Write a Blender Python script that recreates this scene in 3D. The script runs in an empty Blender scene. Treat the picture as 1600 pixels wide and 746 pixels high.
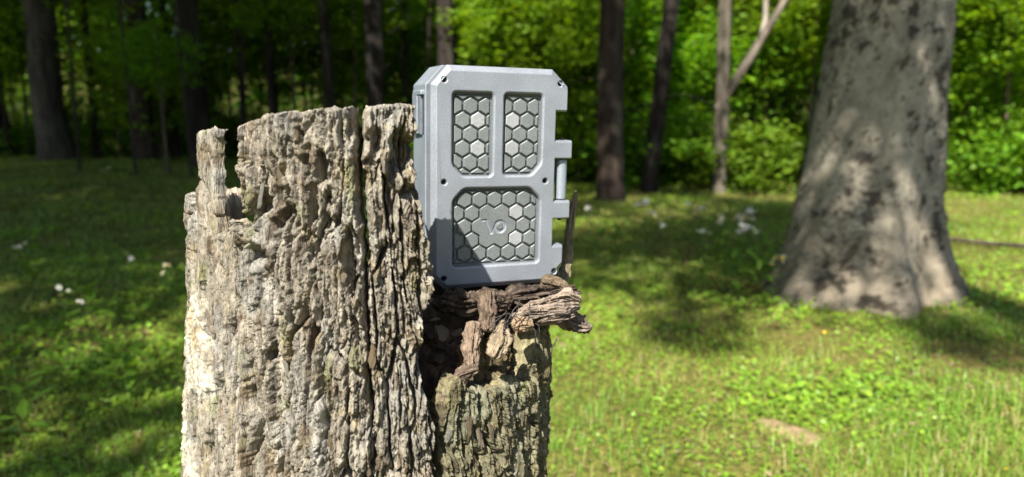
import bpy, bmesh, math, random
import numpy as np
from mathutils import Vector, Matrix
from mathutils.geometry import delaunay_2d_cdt

R = math.radians
rng = np.random.default_rng(7)
random.seed(7)
scene = bpy.context.scene
col = scene.collection

# ------------------------------------------------------------------ camera
F_PX = 1100.0                       # focal length in photo pixels (1600 wide)
PITCH = math.atan(183 / F_PX)       # looking a little down
CAM_Z = 1.0
cam_d = bpy.data.cameras.new('camera')
cam = bpy.data.objects.new('camera', cam_d)
col.objects.link(cam)
cam.location = (0, 0, CAM_Z)
cam.rotation_euler = (math.pi / 2 - PITCH, 0, 0)
cam_d.sensor_width = 36
cam_d.lens = F_PX / 1600 * 36
cam_d.clip_start = 0.02
cam_d.clip_end = 400
cam_d.dof.use_dof = True
cam_d.dof.focus_distance = 0.66
cam_d.dof.aperture_fstop = 4.6
scene.camera = cam

# ------------------------------------------------------------------ light
SUN = Vector((-0.22, -0.665, 0.713)).normalized()      # direction towards the sun
world = bpy.data.worlds.new('World')
scene.world = world
world.use_nodes = True
wn = world.node_tree.nodes
sky = wn.new('ShaderNodeTexSky')
sky.sky_type = 'NISHITA'
sky.sun_disc = False
sky.sun_elevation = math.asin(SUN.z)
sky.sun_rotation = math.atan2(SUN.x, SUN.y)
wn['Background'].inputs['Strength'].default_value = 0.065
world.node_tree.links.new(sky.outputs[0], wn['Background'].inputs[0])
sd = bpy.data.lights.new('sun', 'SUN')
sd.energy = 5.0
sd.angle = R(0.53)
sd.color = (1.0, 0.95, 0.86)
so = bpy.data.objects.new('sun', sd)
so.rotation_euler = SUN.to_track_quat('Z', 'Y').to_euler()
so.location = (-3, -6, 9)
col.objects.link(so)
vs = scene.view_settings
vs.view_transform = 'Standard'
vs.look = 'None'
vs.exposure = 1.45
vs.gamma = 1
scene.cycles.max_bounces = 6
scene.cycles.diffuse_bounces = 3
scene.cycles.glossy_bounces = 3
scene.cycles.transmission_bounces = 4

# ------------------------------------------------------------------ helpers
FW = Vector((0, math.cos(PITCH), -math.sin(PITCH)))
UP = Vector((0, math.sin(PITCH), math.cos(PITCH)))
RT = Vector((1, 0, 0))
EYE = Vector((0, 0, CAM_Z))


def ray(px, py):
    return FW + RT * ((px - 800) / F_PX) + UP * ((373 - py) / F_PX)


def at(px, py, Y):
    """world point seen at a photo pixel at forward distance Y"""
    v = ray(px, py)
    return EYE + v * (Y / v.y)


def sstep(a, b, x):
    t = np.clip((x - a) / (b - a), 0, 1)
    return t * t * (3 - 2 * t)


_P = np.random.default_rng(3).permutation(512).astype(np.int32)
_P = np.concatenate([_P, _P, _P])
_G = np.random.default_rng(4).normal(size=(512, 3))
_G = (_G / np.linalg.norm(_G, axis=1)[:, None]).astype(np.float32)
_GX, _GY, _GZ = [np.ascontiguousarray(_G[:, i]) for i in range(3)]


def perlin(x, y, z=0.0):
    sh = np.broadcast_shapes(np.shape(x), np.shape(y), np.shape(z))
    c = []
    for t in (x, y, z):
        t = np.asarray(t, np.float64)
        i = np.floor(t)
        f = (t - i).astype(np.float32)
        c.append((i.astype(np.int32) & 511, f, f * f * f * (f * (f * 6 - 15) + 10)))
    (xi, xf, u), (yi, yf, v), (zi, zf, w) = c
    acc = np.zeros(sh, np.float32)
    for dx in (0, 1):
        px = _P[(xi + dx) & 511]
        wx_ = u if dx else 1 - u
        for dy in (0, 1):
            pxy = _P[px + ((yi + dy) & 511)]
            wxy = wx_ * (v if dy else 1 - v)
            for dz in (0, 1):
                h = _P[pxy + ((zi + dz) & 511)]
                acc += (_GX[h] * (xf - dx) + _GY[h] * (yf - dy) + _GZ[h] * (zf - dz)) * (wxy * (w if dz else 1 - w))
    return 1.5 * acc


def fbm(x, y, z=0.0, o=4, gain=.5):
    s, a, f = 0.0, 1.0, 1.0
    for k in range(o):
        s = s + a * perlin(np.asarray(x) * f + 17.3 * k, np.asarray(y) * f - 9.1 * k, np.asarray(z) * f + 3.7 * k)
        a *= gain
        f *= 2.03
    return s


_JX = ((_P[:1024] & 511) / 511.0 * .7 + .15).astype(np.float32)
_RID = (_P[:1536] / 511.0).astype(np.float32)


def vor(x, y, seed=0):
    """2-D cell noise: F1, F2, random of the nearest cell, offset to its centre"""
    xi, yi = np.floor(x), np.floor(y)
    xf, yf = (x - xi).astype(np.float32), (y - yi).astype(np.float32)
    xi, yi = xi.astype(np.int32), yi.astype(np.int32)
    f1 = np.full(x.shape, 9.0, np.float32)
    f2 = f1.copy()
    hb = np.zeros(x.shape, np.int32)
    ox = np.zeros(x.shape, np.float32)
    oy = np.zeros(x.shape, np.float32)
    for dx in (-1, 0, 1):
        px = _P[(xi + dx + seed * 31) & 511]
        for dy in (-1, 0, 1):
            h = _P[px + ((yi + dy) & 511)]
            ax = _JX[h + 7] + (dx - xf)
            ay = _JX[h + 101] + (dy - yf)
            d = ax * ax + ay * ay
            n = d < f1
            f2 = np.where(n, f1, np.minimum(f2, d))
            hb = np.where(n, h, hb)
            ox = np.where(n, ax, ox)
            oy = np.where(n, ay, oy)
            f1 = np.where(n, d, f1)
    return np.sqrt(f1), np.sqrt(f2), _RID[hb + 211], ox, oy


def tag(o, label=None, cat=None, group=None, kind=None):
    if label: o['label'] = label
    if cat: o['category'] = cat
    if group: o['group'] = group
    if kind: o['kind'] = kind
    return o


def empty(name, loc=(0, 0, 0), rz=0.0):
    o = bpy.data.objects.new(name, None)
    o.empty_display_size = .05
    o.location = loc
    o.rotation_euler = (0, 0, rz)
    col.objects.link(o)
    return o


def link(name, me, mat=None, parent=None):
    if mat is not None and len(me.materials) == 0:
        me.materials.append(mat)
    o = bpy.data.objects.new(name, me)
    col.objects.link(o)
    if parent is not None:
        o.parent = parent
    return o


def np_mesh(name, V, Fq, color=None, smooth=True):
    """mesh from numpy arrays; Fq is (n,3) or (n,4); colour is one rgb per vertex"""
    me = bpy.data.meshes.new(name)
    V = np.ascontiguousarray(V, np.float32)
    Fq = np.ascontiguousarray(Fq, np.int32)
    n, k = Fq.shape
    me.vertices.add(len(V))
    me.vertices.foreach_set('co', V.ravel())
    me.loops.add(n * k)
    me.loops.foreach_set('vertex_index', Fq.ravel())
    me.polygons.add(n)
    me.polygons.foreach_set('loop_start', np.arange(0, n * k, k, dtype=np.int32))
    me.polygons.foreach_set('use_smooth', np.full(n, smooth, bool))
    me.update(calc_edges=True)
    if color is not None:
        a = me.color_attributes.new('Col', 'FLOAT_COLOR', 'POINT')
        c = np.ones((len(V), 4), np.float32)
        c[:, :3] = color
        a.data.foreach_set('color', c.ravel())
    return me


def grid_faces(nr, nc, wrap=False):
    r = np.arange(nr - 1)[:, None]
    c = np.arange(nc if wrap else nc - 1)[None, :]
    c2 = (c + 1) % nc
    return np.stack([r * nc + c, r * nc + c2, (r + 1) * nc + c2, (r + 1) * nc + c], -1).reshape(-1, 4)


def tube(pts, rad, n=8, seed=0, rough=0.0):
    """tapered tube through points -> V, F"""
    pts = np.asarray(pts, float)
    rad = np.asarray(rad, float)
    V = []
    t = np.gradient(pts, axis=0)
    t /= np.linalg.norm(t, axis=1)[:, None] + 1e-9
    a = np.array([1.0, 0, 0]) if abs(t[0, 0]) < .8 else np.array([0, 1.0, 0])
    ang = np.linspace(0, 2 * np.pi, n, endpoint=False)
    for i in range(len(pts)):
        u = np.cross(t[i], a); u /= np.linalg.norm(u)
        w = np.cross(t[i], u)
        rr = rad[i]
        if rough:
            rr = rad[i] * (1 + rough * perlin(np.cos(ang) * 1.7 + seed * 7, np.sin(ang) * 1.7, i * .6 + seed))
        V.append(pts[i] + (np.cos(ang) * rr)[:, None] * u + (np.sin(ang) * rr)[:, None] * w)
    V = np.concatenate(V)
    Fq = grid_faces(len(pts), n, True)
    return V, Fq[:, ::-1]


def joinVF(parts):
    V, Fq, C, k = [], [], [], 0
    for p in parts:
        V.append(p[0]); Fq.append(p[1] + k); k += len(p[0])
        if len(p) > 2: C.append(p[2])
    return np.concatenate(V), np.concatenate(Fq), (np.concatenate(C) if C else None)


# ------------------------------------------------------------------ materials
def new_mat(name):
    m = bpy.data.materials.new(name)
    m.use_nodes = True
    nt = m.node_tree
    return m, nt, nt.nodes['Principled BSDF']


def mat_plain(name, rgb, rough=.6, metal=0.0, spec=.5, bump=None):
    m, nt, b = new_mat(name)
    b.inputs['Base Color'].default_value = (*rgb, 1)
    b.inputs['Roughness'].default_value = rough
    b.inputs['Metallic'].default_value = metal
    b.inputs['Specular IOR Level'].default_value = spec
    if bump:
        tc = nt.nodes.new('ShaderNodeTexCoord')
        no = nt.nodes.new('ShaderNodeTexNoise')
        no.inputs['Scale'].default_value = bump[0]
        no.inputs['Detail'].default_value = 4
        bp = nt.nodes.new('ShaderNodeBump')
        bp.inputs['Strength'].default_value = bump[1]
        bp.inputs['Distance'].default_value = bump[2]
        nt.links.new(tc.outputs['Object'], no.inputs['Vector'])
        nt.links.new(no.outputs['Fac'], bp.inputs['Height'])
        nt.links.new(bp.outputs[0], b.inputs['Normal'])
    return m


def mat_attr(name, rough=.9, spec=.2, bumps=((260, .5, .002),), stretch=(1, 1, 1), vary=.25, vscale=90):
    """colour from the 'Col' attribute, varied by noise, with fine relief"""
    m, nt, b = new_mat(name)
    at_ = nt.nodes.new('ShaderNodeVertexColor'); at_.layer_name = 'Col'
    tc = nt.nodes.new('ShaderNodeTexCoord')
    mp = nt.nodes.new('ShaderNodeMapping')
    mp.inputs['Scale'].default_value = stretch
    nt.links.new(tc.outputs['Object'], mp.inputs[0])
    n1 = nt.nodes.new('ShaderNodeTexNoise')
    n1.inputs['Scale'].default_value = vscale
    n1.inputs['Detail'].default_value = 5
    nt.links.new(mp.outputs[0], n1.inputs['Vector'])
    mr = nt.nodes.new('ShaderNodeMapRange')
    mr.inputs[1].default_value = .3; mr.inputs[2].default_value = .7
    mr.inputs[3].default_value = 1 - vary; mr.inputs[4].default_value = 1 + vary
    nt.links.new(n1.outputs['Fac'], mr.inputs[0])
    mx = nt.nodes.new('ShaderNodeVectorMath'); mx.operation = 'SCALE'
    nt.links.new(at_.outputs[0], mx.inputs[0])
    nt.links.new(mr.outputs[0], mx.inputs['Scale'])
    nt.links.new(mx.outputs[0], b.inputs['Base Color'])
    b.inputs['Roughness'].default_value = rough
    b.inputs['Specular IOR Level'].default_value = spec
    prev = None
    for sc, st, di in bumps:
        no = nt.nodes.new('ShaderNodeTexNoise')
        no.inputs['Scale'].default_value = sc
        no.inputs['Detail'].default_value = 4
        nt.links.new(mp.outputs[0], no.inputs['Vector'])
        bp = nt.nodes.new('ShaderNodeBump')
        bp.inputs['Strength'].default_value = st
        bp.inputs['Distance'].default_value = di
        nt.links.new(no.outputs['Fac'], bp.inputs['Height'])
        if prev: nt.links.new(prev.outputs[0], bp.inputs['Normal'])
        prev = bp
    if prev: nt.links.new(prev.outputs[0], b.inputs['Normal'])
    return m


def mat_leaf(name, trans=.45, rough=.45, gain=(1.3, 1.15, .45), spec=.35, rnd=.25):
    """thin leaf: reflects and lets light through; colour from 'Col'"""
    m, nt, b = new_mat(name)
    out = nt.nodes['Material Output']
    at_ = nt.nodes.new('ShaderNodeVertexColor'); at_.layer_name = 'Col'
    oi = nt.nodes.new('ShaderNodeObjectInfo')
    hs = nt.nodes.new('ShaderNodeHueSaturation')
    nt.links.new(at_.outputs[0], hs.inputs['Color'])
    mr = nt.nodes.new('ShaderNodeMapRange')
    mr.inputs[3].default_value = 1 - rnd; mr.inputs[4].default_value = 1 + rnd
    nt.links.new(oi.outputs['Random'], mr.inputs[0])
    nt.links.new(mr.outputs[0], hs.inputs['Value'])
    mh = nt.nodes.new('ShaderNodeMapRange')
    mh.inputs[3].default_value = .5 - rnd * .07; mh.inputs[4].default_value = .5 + rnd * .05
    nt.links.new(oi.outputs['Random'], mh.inputs[0])
    nt.links.new(mh.outputs[0], hs.inputs['Hue'])
    nt.links.new(hs.outputs[0], b.inputs['Base Color'])
    b.inputs['Roughness'].default_value = rough
    b.inputs['Specular IOR Level'].default_value = spec
    tr = nt.nodes.new('ShaderNodeBsdfTranslucent')
    vm = nt.nodes.new('ShaderNodeVectorMath'); vm.operation = 'MULTIPLY'
    vm.inputs[1].default_value = gain
    nt.links.new(hs.outputs[0], vm.inputs[0])
    nt.links.new(vm.outputs[0], tr.inputs['Color'])
    mix = nt.nodes.new('ShaderNodeMixShader')
    mix.inputs[0].default_value = trans
    nt.links.new(b.outputs[0], mix.inputs[1])
    nt.links.new(tr.outputs[0], mix.inputs[2])
    nt.links.new(mix.outputs[0], out.inputs['Surface'])
    return m


M = {}
M['bark'] = mat_attr('stump_bark', .9, .2, ((330, .9, .004), (900, .8, .0018)), (1, 1, .22), .34, 150)
def add_streaks(m, sc, lo, hi):
    nt = m.node_tree; b = nt.nodes['Principled BSDF']
    src = b.inputs['Base Color'].links[0].from_socket
    tc = nt.nodes.new('ShaderNodeTexCoord'); mp = nt.nodes.new('ShaderNodeMapping'); mp.inputs['Scale'].default_value = (1, 1, .09)
    no = nt.nodes.new('ShaderNodeTexNoise'); no.inputs['Scale'].default_value = sc; no.inputs['Detail'].default_value = 6; no.inputs['Roughness'].default_value = .65
    nt.links.new(tc.outputs['Object'], mp.inputs[0]); nt.links.new(mp.outputs[0], no.inputs['Vector'])
    mr = nt.nodes.new('ShaderNodeMapRange'); mr.inputs[1].default_value = .32; mr.inputs[2].default_value = .62; mr.inputs[3].default_value = lo; mr.inputs[4].default_value = hi
    nt.links.new(no.outputs['Fac'], mr.inputs[0])
    vm = nt.nodes.new('ShaderNodeVectorMath'); vm.operation = 'SCALE'
    nt.links.new(src, vm.inputs[0]); nt.links.new(mr.outputs[0], vm.inputs['Scale']); nt.links.new(vm.outputs[0], b.inputs['Base Color'])


add_streaks(M['bark'], 170, .55, 1.22)
M['rot'] = mat_attr('rotten_wood', .95, .1, ((300, .6, .002), (1100, .4, .0008)), (1, 1, .5), .35, 150)
M['trunk'] = mat_attr('tree_bark', .95, .1, ((30, .7, .02),), (1, 1, .25), .35, 14)
M['beech'] = mat_attr('grey_tree_bark', .9, .15, ((45, .5, .01), (160, .3, .003)), (1, 1, .6), .22, 26)
M['leaf'] = mat_leaf('forest_leaf', .5, .5, (1.35, 1.25, .45))
M['grass'] = mat_leaf('grass_blade', .42, .4, spec=.5, rnd=0.0)
M['stem'] = mat_plain('green_stem', (.06, .12, .02), .6)
M['petal'] = mat_plain('white_petal', (.8, .8, .76), .6)
M['yellow'] = mat_plain('yellow_flower', (.75, .5, .02), .5)
M['thread'] = mat_plain('dry_rootlet', (.035, .028, .024), .8)

# ------------------------------------------------------------------ the ground


def gz(x, y):
    """ground height"""
    x = np.asarray(x, float); y = np.asarray(y, float)
    h = .20 * sstep(4, 15, y) * sstep(1.0, -7.0, x)
    h = h + .10 * sstep(6, 12, y)
    h = h + 9.0 * sstep(34, 90, y)
    h = h + .03 * fbm(x * .5, y * .5, 1.0, 3) * sstep(1.5, 4, np.hypot(x, y))
    return h


def ground_px(px, py, h=0.0):
    """where the ray of a photo pixel meets the ground raised by h"""
    v = ray(px, py)
    t = .5
    for _ in range(4000):
        p = EYE + v * t
        if p.z <= float(gz(p.x, p.y)) + h: return p
        t *= 1.004
        if t > 200: break
    return p


ys = np.concatenate([np.linspace(-14, 1, 30), np.linspace(1.2, 16, 190), np.linspace(16.5, 40, 60), np.linspace(42, 130, 45)])
xs = np.concatenate([np.linspace(-90, -12, 30), np.linspace(-11.5, 11.5, 190), np.linspace(12, 90, 30)])
GX, GY = np.meshgrid(xs, ys)
GV = np.stack([GX, GY, gz(GX, GY) + .012 * fbm(GX * 6, GY * 6, 2.0, 3) * (GY < 18)], -1).reshape(-1, 3)


def mat_ground():
    m, nt, b = new_mat('woodland_ground')
    tc = nt.nodes.new('ShaderNodeTexCoord')
    n1 = nt.nodes.new('ShaderNodeTexNoise'); n1.inputs['Scale'].default_value = 1.6; n1.inputs['Detail'].default_value = 8
    n2 = nt.nodes.new('ShaderNodeTexNoise'); n2.inputs['Scale'].default_value = 38; n2.inputs['Detail'].default_value = 6
    for n in (n1, n2): nt.links.new(tc.outputs['Object'], n.inputs['Vector'])
    r1 = nt.nodes.new('ShaderNodeValToRGB')
    e = r1.color_ramp.elements
    e[0].position = .35; e[0].color = (.085, .11, .018, 1)
    e[1].position = .66; e[1].color = (.16, .14, .05, 1)
    r2 = nt.nodes.new('ShaderNodeValToRGB')
    e = r2.color_ramp.elements
    e[0].position = .3; e[0].color = (.35, .35, .35, 1)
    e[1].position = .72; e[1].color = (1.5, 1.4, 1.2, 1)
    nt.links.new(n1.outputs['Fac'], r1.inputs[0])
    nt.links.new(n2.outputs['Fac'], r2.inputs[0])
    mx = nt.nodes.new('ShaderNodeMixRGB'); mx.blend_type = 'MULTIPLY'; mx.inputs[0].default_value = 1
    nt.links.new(r1.outputs[0], mx.inputs[1]); nt.links.new(r2.outputs[0], mx.inputs[2])
    nt.links.new(mx.outputs[0], b.inputs['Base Color'])
    b.inputs['Roughness'].default_value = 1; b.inputs['Specular IOR Level'].default_value = .1
    bp = nt.nodes.new('ShaderNodeBump'); bp.inputs['Strength'].default_value = .8; bp.inputs['Distance'].default_value = .02
    nt.links.new(n2.outputs['Fac'], bp.inputs['Height']); nt.links.new(bp.outputs[0], b.inputs['Normal'])
    return m


M['ground'] = mat_ground()
ground = link('ground', np_mesh('ground', GV, grid_faces(len(ys), len(xs))), M['ground'])
tag(ground, 'grassy woodland clearing floor with bare earth showing through', kind='structure')

# ------------------------------------------------------------------ the stump
SC = np.array([-.141, .731])
SR = .18


def cyl(px, py, rad=SR):
    """photo pixel -> (angle, height) on the stump's outer cylinder"""
    v = ray(px, py)
    a = v.x ** 2 + v.y ** 2
    bx, by = -SC[0], -SC[1]
    b = 2 * (v.x * bx + v.y * by)
    c = bx * bx + by * by - rad * rad
    D = b * b - 4 * a * c
    t = (-b - math.sqrt(max(D, 0))) / (2 * a)
    p = EYE + v * t
    return math.atan2(p.x - SC[0], -(p.y - SC[1])), p.z


def bark_height(s, z, fib, seed=0):
    """relief of the bark in metres; s along the girth, z up; fib 1 = fibrous, 0 = crusty"""
    ws = s + .006 * fbm(s * 22, z * 9, seed + .5, 2) + .0022 * fbm(s * 90, z * 45, seed + 1.5, 3, .6)
    wz = z + .018 * fbm(s * 25, z * 14, seed + 5.5, 2) + .002 * perlin(s * 300, z * 200, 1.1)
    # broad swells
    h = .0025 * perlin(ws / .035, wz / .12, seed + 8.0)
    # tall ridges parted by deep narrow furrows
    f1, f2, rid, ox, oy = vor(ws / .0175 + seed * 3.1, wz / .115, 1 + seed)
    e = f2 - f1
    on = sstep(.05, .3, rid - .45 * (1 - fib) + .7 * perlin(ws / .03, wz / .05, seed + 2.0))
    h = h - .017 * on * (1 - sstep(.02, .18, e)) + .0055 * (rid - .5)
    # plates within a ridge: each its own level and tilt, lower end standing proud
    f1, f2, rid2, ox, oy = vor(ws / .0072 + 40, wz / (.030 + .035 * fib), 2 + seed)
    e = f2 - f1
    on2 = sstep(.35, .65, rid2 + .5 * perlin(ws / .02, wz / .03, seed + 6.0))
    h = h - .0055 * on2 * (1 - sstep(.03, .22, e)) + .0045 * (rid2 - .5) + (.0030 - .002 * fib) * np.clip(oy, -.6, .6) * (.4 + rid2) + .003 * ox * (rid2 - .5)
    # chips
    f1, f2, rid3, ox, oy = vor(ws / .0031 + 11, wz / (.0085 + .022 * fib), 3 + seed)
    h = h - .0020 * sstep(.5, .8, rid3) * (1 - sstep(.02, .25, f2 - f1)) + .0022 * (rid3 - .5) + .0012 * np.clip(oy, -.6, .6)
    # layered crust: thin sheets with ragged edges
    q = fbm(ws / .022, wz / (.035 + .09 * fib), seed + 9.0, 5, .6) * 3.2
    fr = q - np.floor(q)
    h = h + .0013 * (np.floor(q) + sstep(.46, .54, fr) - .5 * fr)
    # long splits
    cr = np.abs(perlin(ws / .0062, wz / .07, seed + 15.0))
    cr2 = np.abs(perlin(ws / .0031, wz / .028, seed + 25.0))
    h = h - (.0030 + .0015 * fib) * (1 - sstep(.0, .11, cr)) - .0018 * (1 - sstep(.0, .16, cr2))
    # long fibres
    fb = 1 - np.abs(perlin(ws / .0030, wz / .09, seed + 3.0)) * 2.4
    h = h + fib * .0016 * fb
    # pits and knobs of the crusty part
    f1, f2, rid4, ox, oy = vor(ws / .011 + 5, wz / .014, 5 + seed)
    pit = sstep(.62, .8, rid4) * sstep(.5, .2, f1)
    hol = sstep(.22, .5, fbm(ws / .024, wz / .034, seed + 12.0, 3))
    h = h - (1 - fib) * .003 * hol
    h = h + (1 - fib) * (-.006 * pit + .0022 * (rid4 - .5) * sstep(.0, .06, f2 - f1) + .0014 * fbm(ws / .005, wz / .006, seed + 2.2, 2, .6))
    return h


def bark_color(s, z, fib, seed=0, tone=(1, 1, 1)):
    a = np.array([.25, .222, .176])      # weathered tan
    b = np.array([.285, .272, .24])      # pale grey
    c = np.array([.225, .175, .09])      # ochre lichen
    d = np.array([.12, .086, .056])      # brown inner bark
    n1 = fbm(s / .05, z / .09, seed + 21.0, 4)
    n2 = fbm(s / .018, z / .03, seed + 31.0, 4)
    n3 = fbm(s / .010, z / .035, seed + 41.0, 4)
    C = a[None] + np.zeros((s.size, 3))

    def mixin(C, col_, w): return C * (1 - w[:, None]) + col_ * w[:, None]
    C = mixin(C, b, .8 * sstep(-.05, .45, n1).ravel())
    C = mixin(C, c, .55 * sstep(.2, .6, n2).ravel())
    C = mixin(C, d, .75 * sstep(.22, .55, n3).ravel())
    mo = fbm(s / .03, z / .06, seed + 51.0, 4).ravel()
    C = mixin(C, np.array([.16, .17, .06]), .5 * sstep(.4, .7, mo))
    return C * np.array(tone) * .93


stump = empty('tree_stump', (SC[0], SC[1], 0))
tag(stump, 'tall weathered broken tree stump with pale furrowed bark, holding the grey case', 'tree stump')


def interp(pts, x):
    p = sorted(pts)
    return np.interp(x, [a for a, _ in p], [b for _, b in p])


def bark_slab(name, left, right, top, thick=.035, rad=SR, fib=.5, seed=0, res=.00078, amp=1.0, tone=(1, 1, 1),
              edge=.010, ragged=.004, dents=(), flat=1.0, foot=0.0, crust=None, zb=0.0, label=None, mat=None, lean=0.0, fl=None):
    """a standing shell of bark. left/right: edge pixels down the slab; top: profile pixels along its upper rim.
    A plain number in left/right is an angle in degrees (hidden edges)."""
    if isinstance(left, (int, float)): L = [(0, R(left)), (2, R(left))]
    else: L = [(cyl(x, y, rad)[1], cyl(x, y, rad)[0]) for x, y in left]
    if isinstance(right, (int, float)): Rr = [(0, R(right)), (2, R(right))]
    else: Rr = [(cyl(x, y, rad)[1], cyl(x, y, rad)[0]) for x, y in right]
    if isinstance(top[0], (int, float)):
        T = [(-10, top[0]), (10, top[0])]
    elif fl == 'deg':
        T = [(R(x), y) for x, y in top]
    else:
        T = [cyl(x, y, rad) for x, y in top]
    T = sorted(T)
    zmax = max(z for _, z in T)
    width = rad * (np.mean([interp(Rr, z) - interp(L, z) for z in np.linspace(.65, zmax, 6)]))
    nc = max(24, int(width / res))
    t = np.linspace(0, 1, nc)
    phi_top = interp(L, zmax) * (1 - t) + interp(Rr, zmax) * t
    ztop = np.interp(phi_top, [a for a, _ in T], [b for _, b in T])
    ztop = ztop + flat * .0022 * fbm(phi_top * rad / .006, seed + .1, 0, 3) + flat * .003 * fbm(phi_top * rad / .022, seed + 5.1, 0, 2)
    zv = .60
    nlow = 14
    nup = int((zmax - zv) / (res * 1.15))
    w = np.concatenate([np.linspace(0, 1, nlow, endpoint=False) * .0, np.linspace(0, 1, nup)])
    rows_z = []
    for i in range(nlow): rows_z.append(np.full(nc, zb + (zv - zb) * i / nlow))
    up = np.linspace(0, 1, nup)[:, None]
    rows_z = np.concatenate([np.array(rows_z), zv + (ztop[None, :] - zv) * up])
    Z = rows_z
    phL = interp(L, Z.ravel()).reshape(Z.shape)
    phR = interp(Rr, Z.ravel()).reshape(Z.shape)
    rg = ragged * (perlin(Z / .011, seed + .5, 0) + .6 * perlin(Z / .004, seed + 2.5, 0) + .9 * perlin(Z / .03, seed + 4.5, 0))
    rg2 = ragged * (perlin(Z / .011, seed + 8.5, 0) + .6 * perlin(Z / .004, seed + 9.5, 0) + .9 * perlin(Z / .03, seed + 6.5, 0))
    PH = (phL + rg / rad) * (1 - t) + (phR + rg2 / rad) * t
    S = PH * rad
    H = bark_height(S, Z, fib, seed) * amp
    C = bark_color(S, Z, fib, seed, tone)
    for (cx_, cy_, rx, ry, dp) in dents:          # knot holes and hollows
        ph0, z0 = cyl(cx_, cy_, rad)
        d = np.hypot((S - ph0 * rad) / rx, (Z - z0) / ry) + .22 * fbm(S / .008, Z / .012, seed + 1.7, 4)
        H = H - dp * sstep(1.1, .45, d) + .25 * dp * np.exp(-((d - 1.25) / .3) ** 2)
    if crust is not None:          # pale crumbly fungus crust: list of (px,py,rx,ry)
        cm = np.zeros(S.shape)
        for (cx_, cy_, rx, ry) in crust:
            ph0, z0 = cyl(cx_, cy_, rad)
            d = np.hypot((S - ph0 * rad) / rx, (Z - z0) / ry)
            cm = np.maximum(cm, sstep(1.15, .65, d + .35 * fbm(S / .02, Z / .02, 3.3, 4)))
        f1, f2, rid, _, _ = vor(S / .0055, Z / .0055, 7)
        lump = .0012 * (1 - f1 * 1.1) + .0026 * np.abs(fbm(S / .009, Z / .009, 8.8, 4, .65)) + .0015 * (rid - .5)
        H = H * (1 - .7 * cm) + cm * (lump + .001)
        cc = np.array([.40, .365, .285]) + (.20 * (rid - .5))[..., None] * np.array([1, 1, .8])
        oc = sstep(.1, .5, fbm(S / .02, Z / .04, 71.0, 3))[..., None]
        cc = cc * (1 - .4 * oc) + np.array([.38, .25, .09]) * .4 * oc
        C = C * (1 - cm.reshape(-1, 1)) + cc.reshape(-1, 3) * cm.reshape(-1, 1)
    de = np.minimum(t[None], 1 - t[None]) * np.maximum((PH[:, -1] - PH[:, 0])[:, None] * rad, .01)
    ed = edge * (1 + .5 * perlin(Z / .02, S / .02, seed + 3.9))
    fall = thick * (1 - np.sqrt(np.clip(1 - (1 - np.clip(de / ed, 0, 1)) ** 2, 0, 1)))
    dt = ztop[None] - Z
    tr = .0035
    ft = .004 * (1 - np.sqrt(np.clip(1 - (1 - np.clip(dt / tr, 0, 1)) ** 2, 0, 1)))
    flare = .05 * sstep(.35, 0, Z)
    RR = rad + H - fall - ft + flare + lean * sstep(.7, 1.0, Z) + foot * sstep(.95, .60, Z)
    # cap and inner face
    ri = rad - thick + lean
    ncap = 10
    caps_r, caps_z, caps_c = [], [], []
    for k in range(1, ncap + 1):
        f = k / ncap
        rr = RR[-1] * (1 - f) + (ri - .0 + .003 * perlin(S[-1] / .01, 3.3, 0)) * f
        caps_r.append(rr)
        caps_z.append(ztop + .0025 * fbm(S[-1] / .008, rr / .008, seed + 6, 3) - .004 * f * f)
    ninn = 60
    for k in range(1, ninn + 1):
        f = k / ninn
        z = (ztop - .004) * (1 - f) + zb * f
        caps_r.append(ri + .005 * fbm(S[-1] / .008, z / .03, seed + 16, 3))
        caps_z.append(z)
    CR, CZ = np.array(caps_r), np.array(caps_z)
    PHc = np.broadcast_to(PH[-1], CR.shape).copy()
    for k in range(CR.shape[0]):
        if k >= ncap:
            zz = CZ[k]
            PHc[k] = interp(L, zz) * (1 - t) + interp(Rr, zz) * t
    CC = np.array([.24, .185, .13]) * (1 + .3 * fbm(PHc * rad / .008, CZ / .05, seed + 2, 3)).reshape(-1, 1)
    ncp = ncap * nc
    CC[:ncp] = np.array([.34, .285, .21]) * (1 + .25 * fbm(PHc[:ncap] * rad / .006, CR[:ncap] / .006, seed + 2, 3)).reshape(-1, 1)
    PHa = np.concatenate([PH, PHc]); Ra = np.concatenate([RR, CR]); Za = np.concatenate([Z, CZ])
    V = np.stack([Ra * np.sin(PHa), -Ra * np.cos(PHa), Za], -1).reshape(-1, 3)
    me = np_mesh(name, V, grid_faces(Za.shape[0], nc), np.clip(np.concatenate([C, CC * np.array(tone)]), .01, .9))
    o = link(name, me, mat or M['bark'], stump)
    if label: o['label'] = label
    return o


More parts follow.
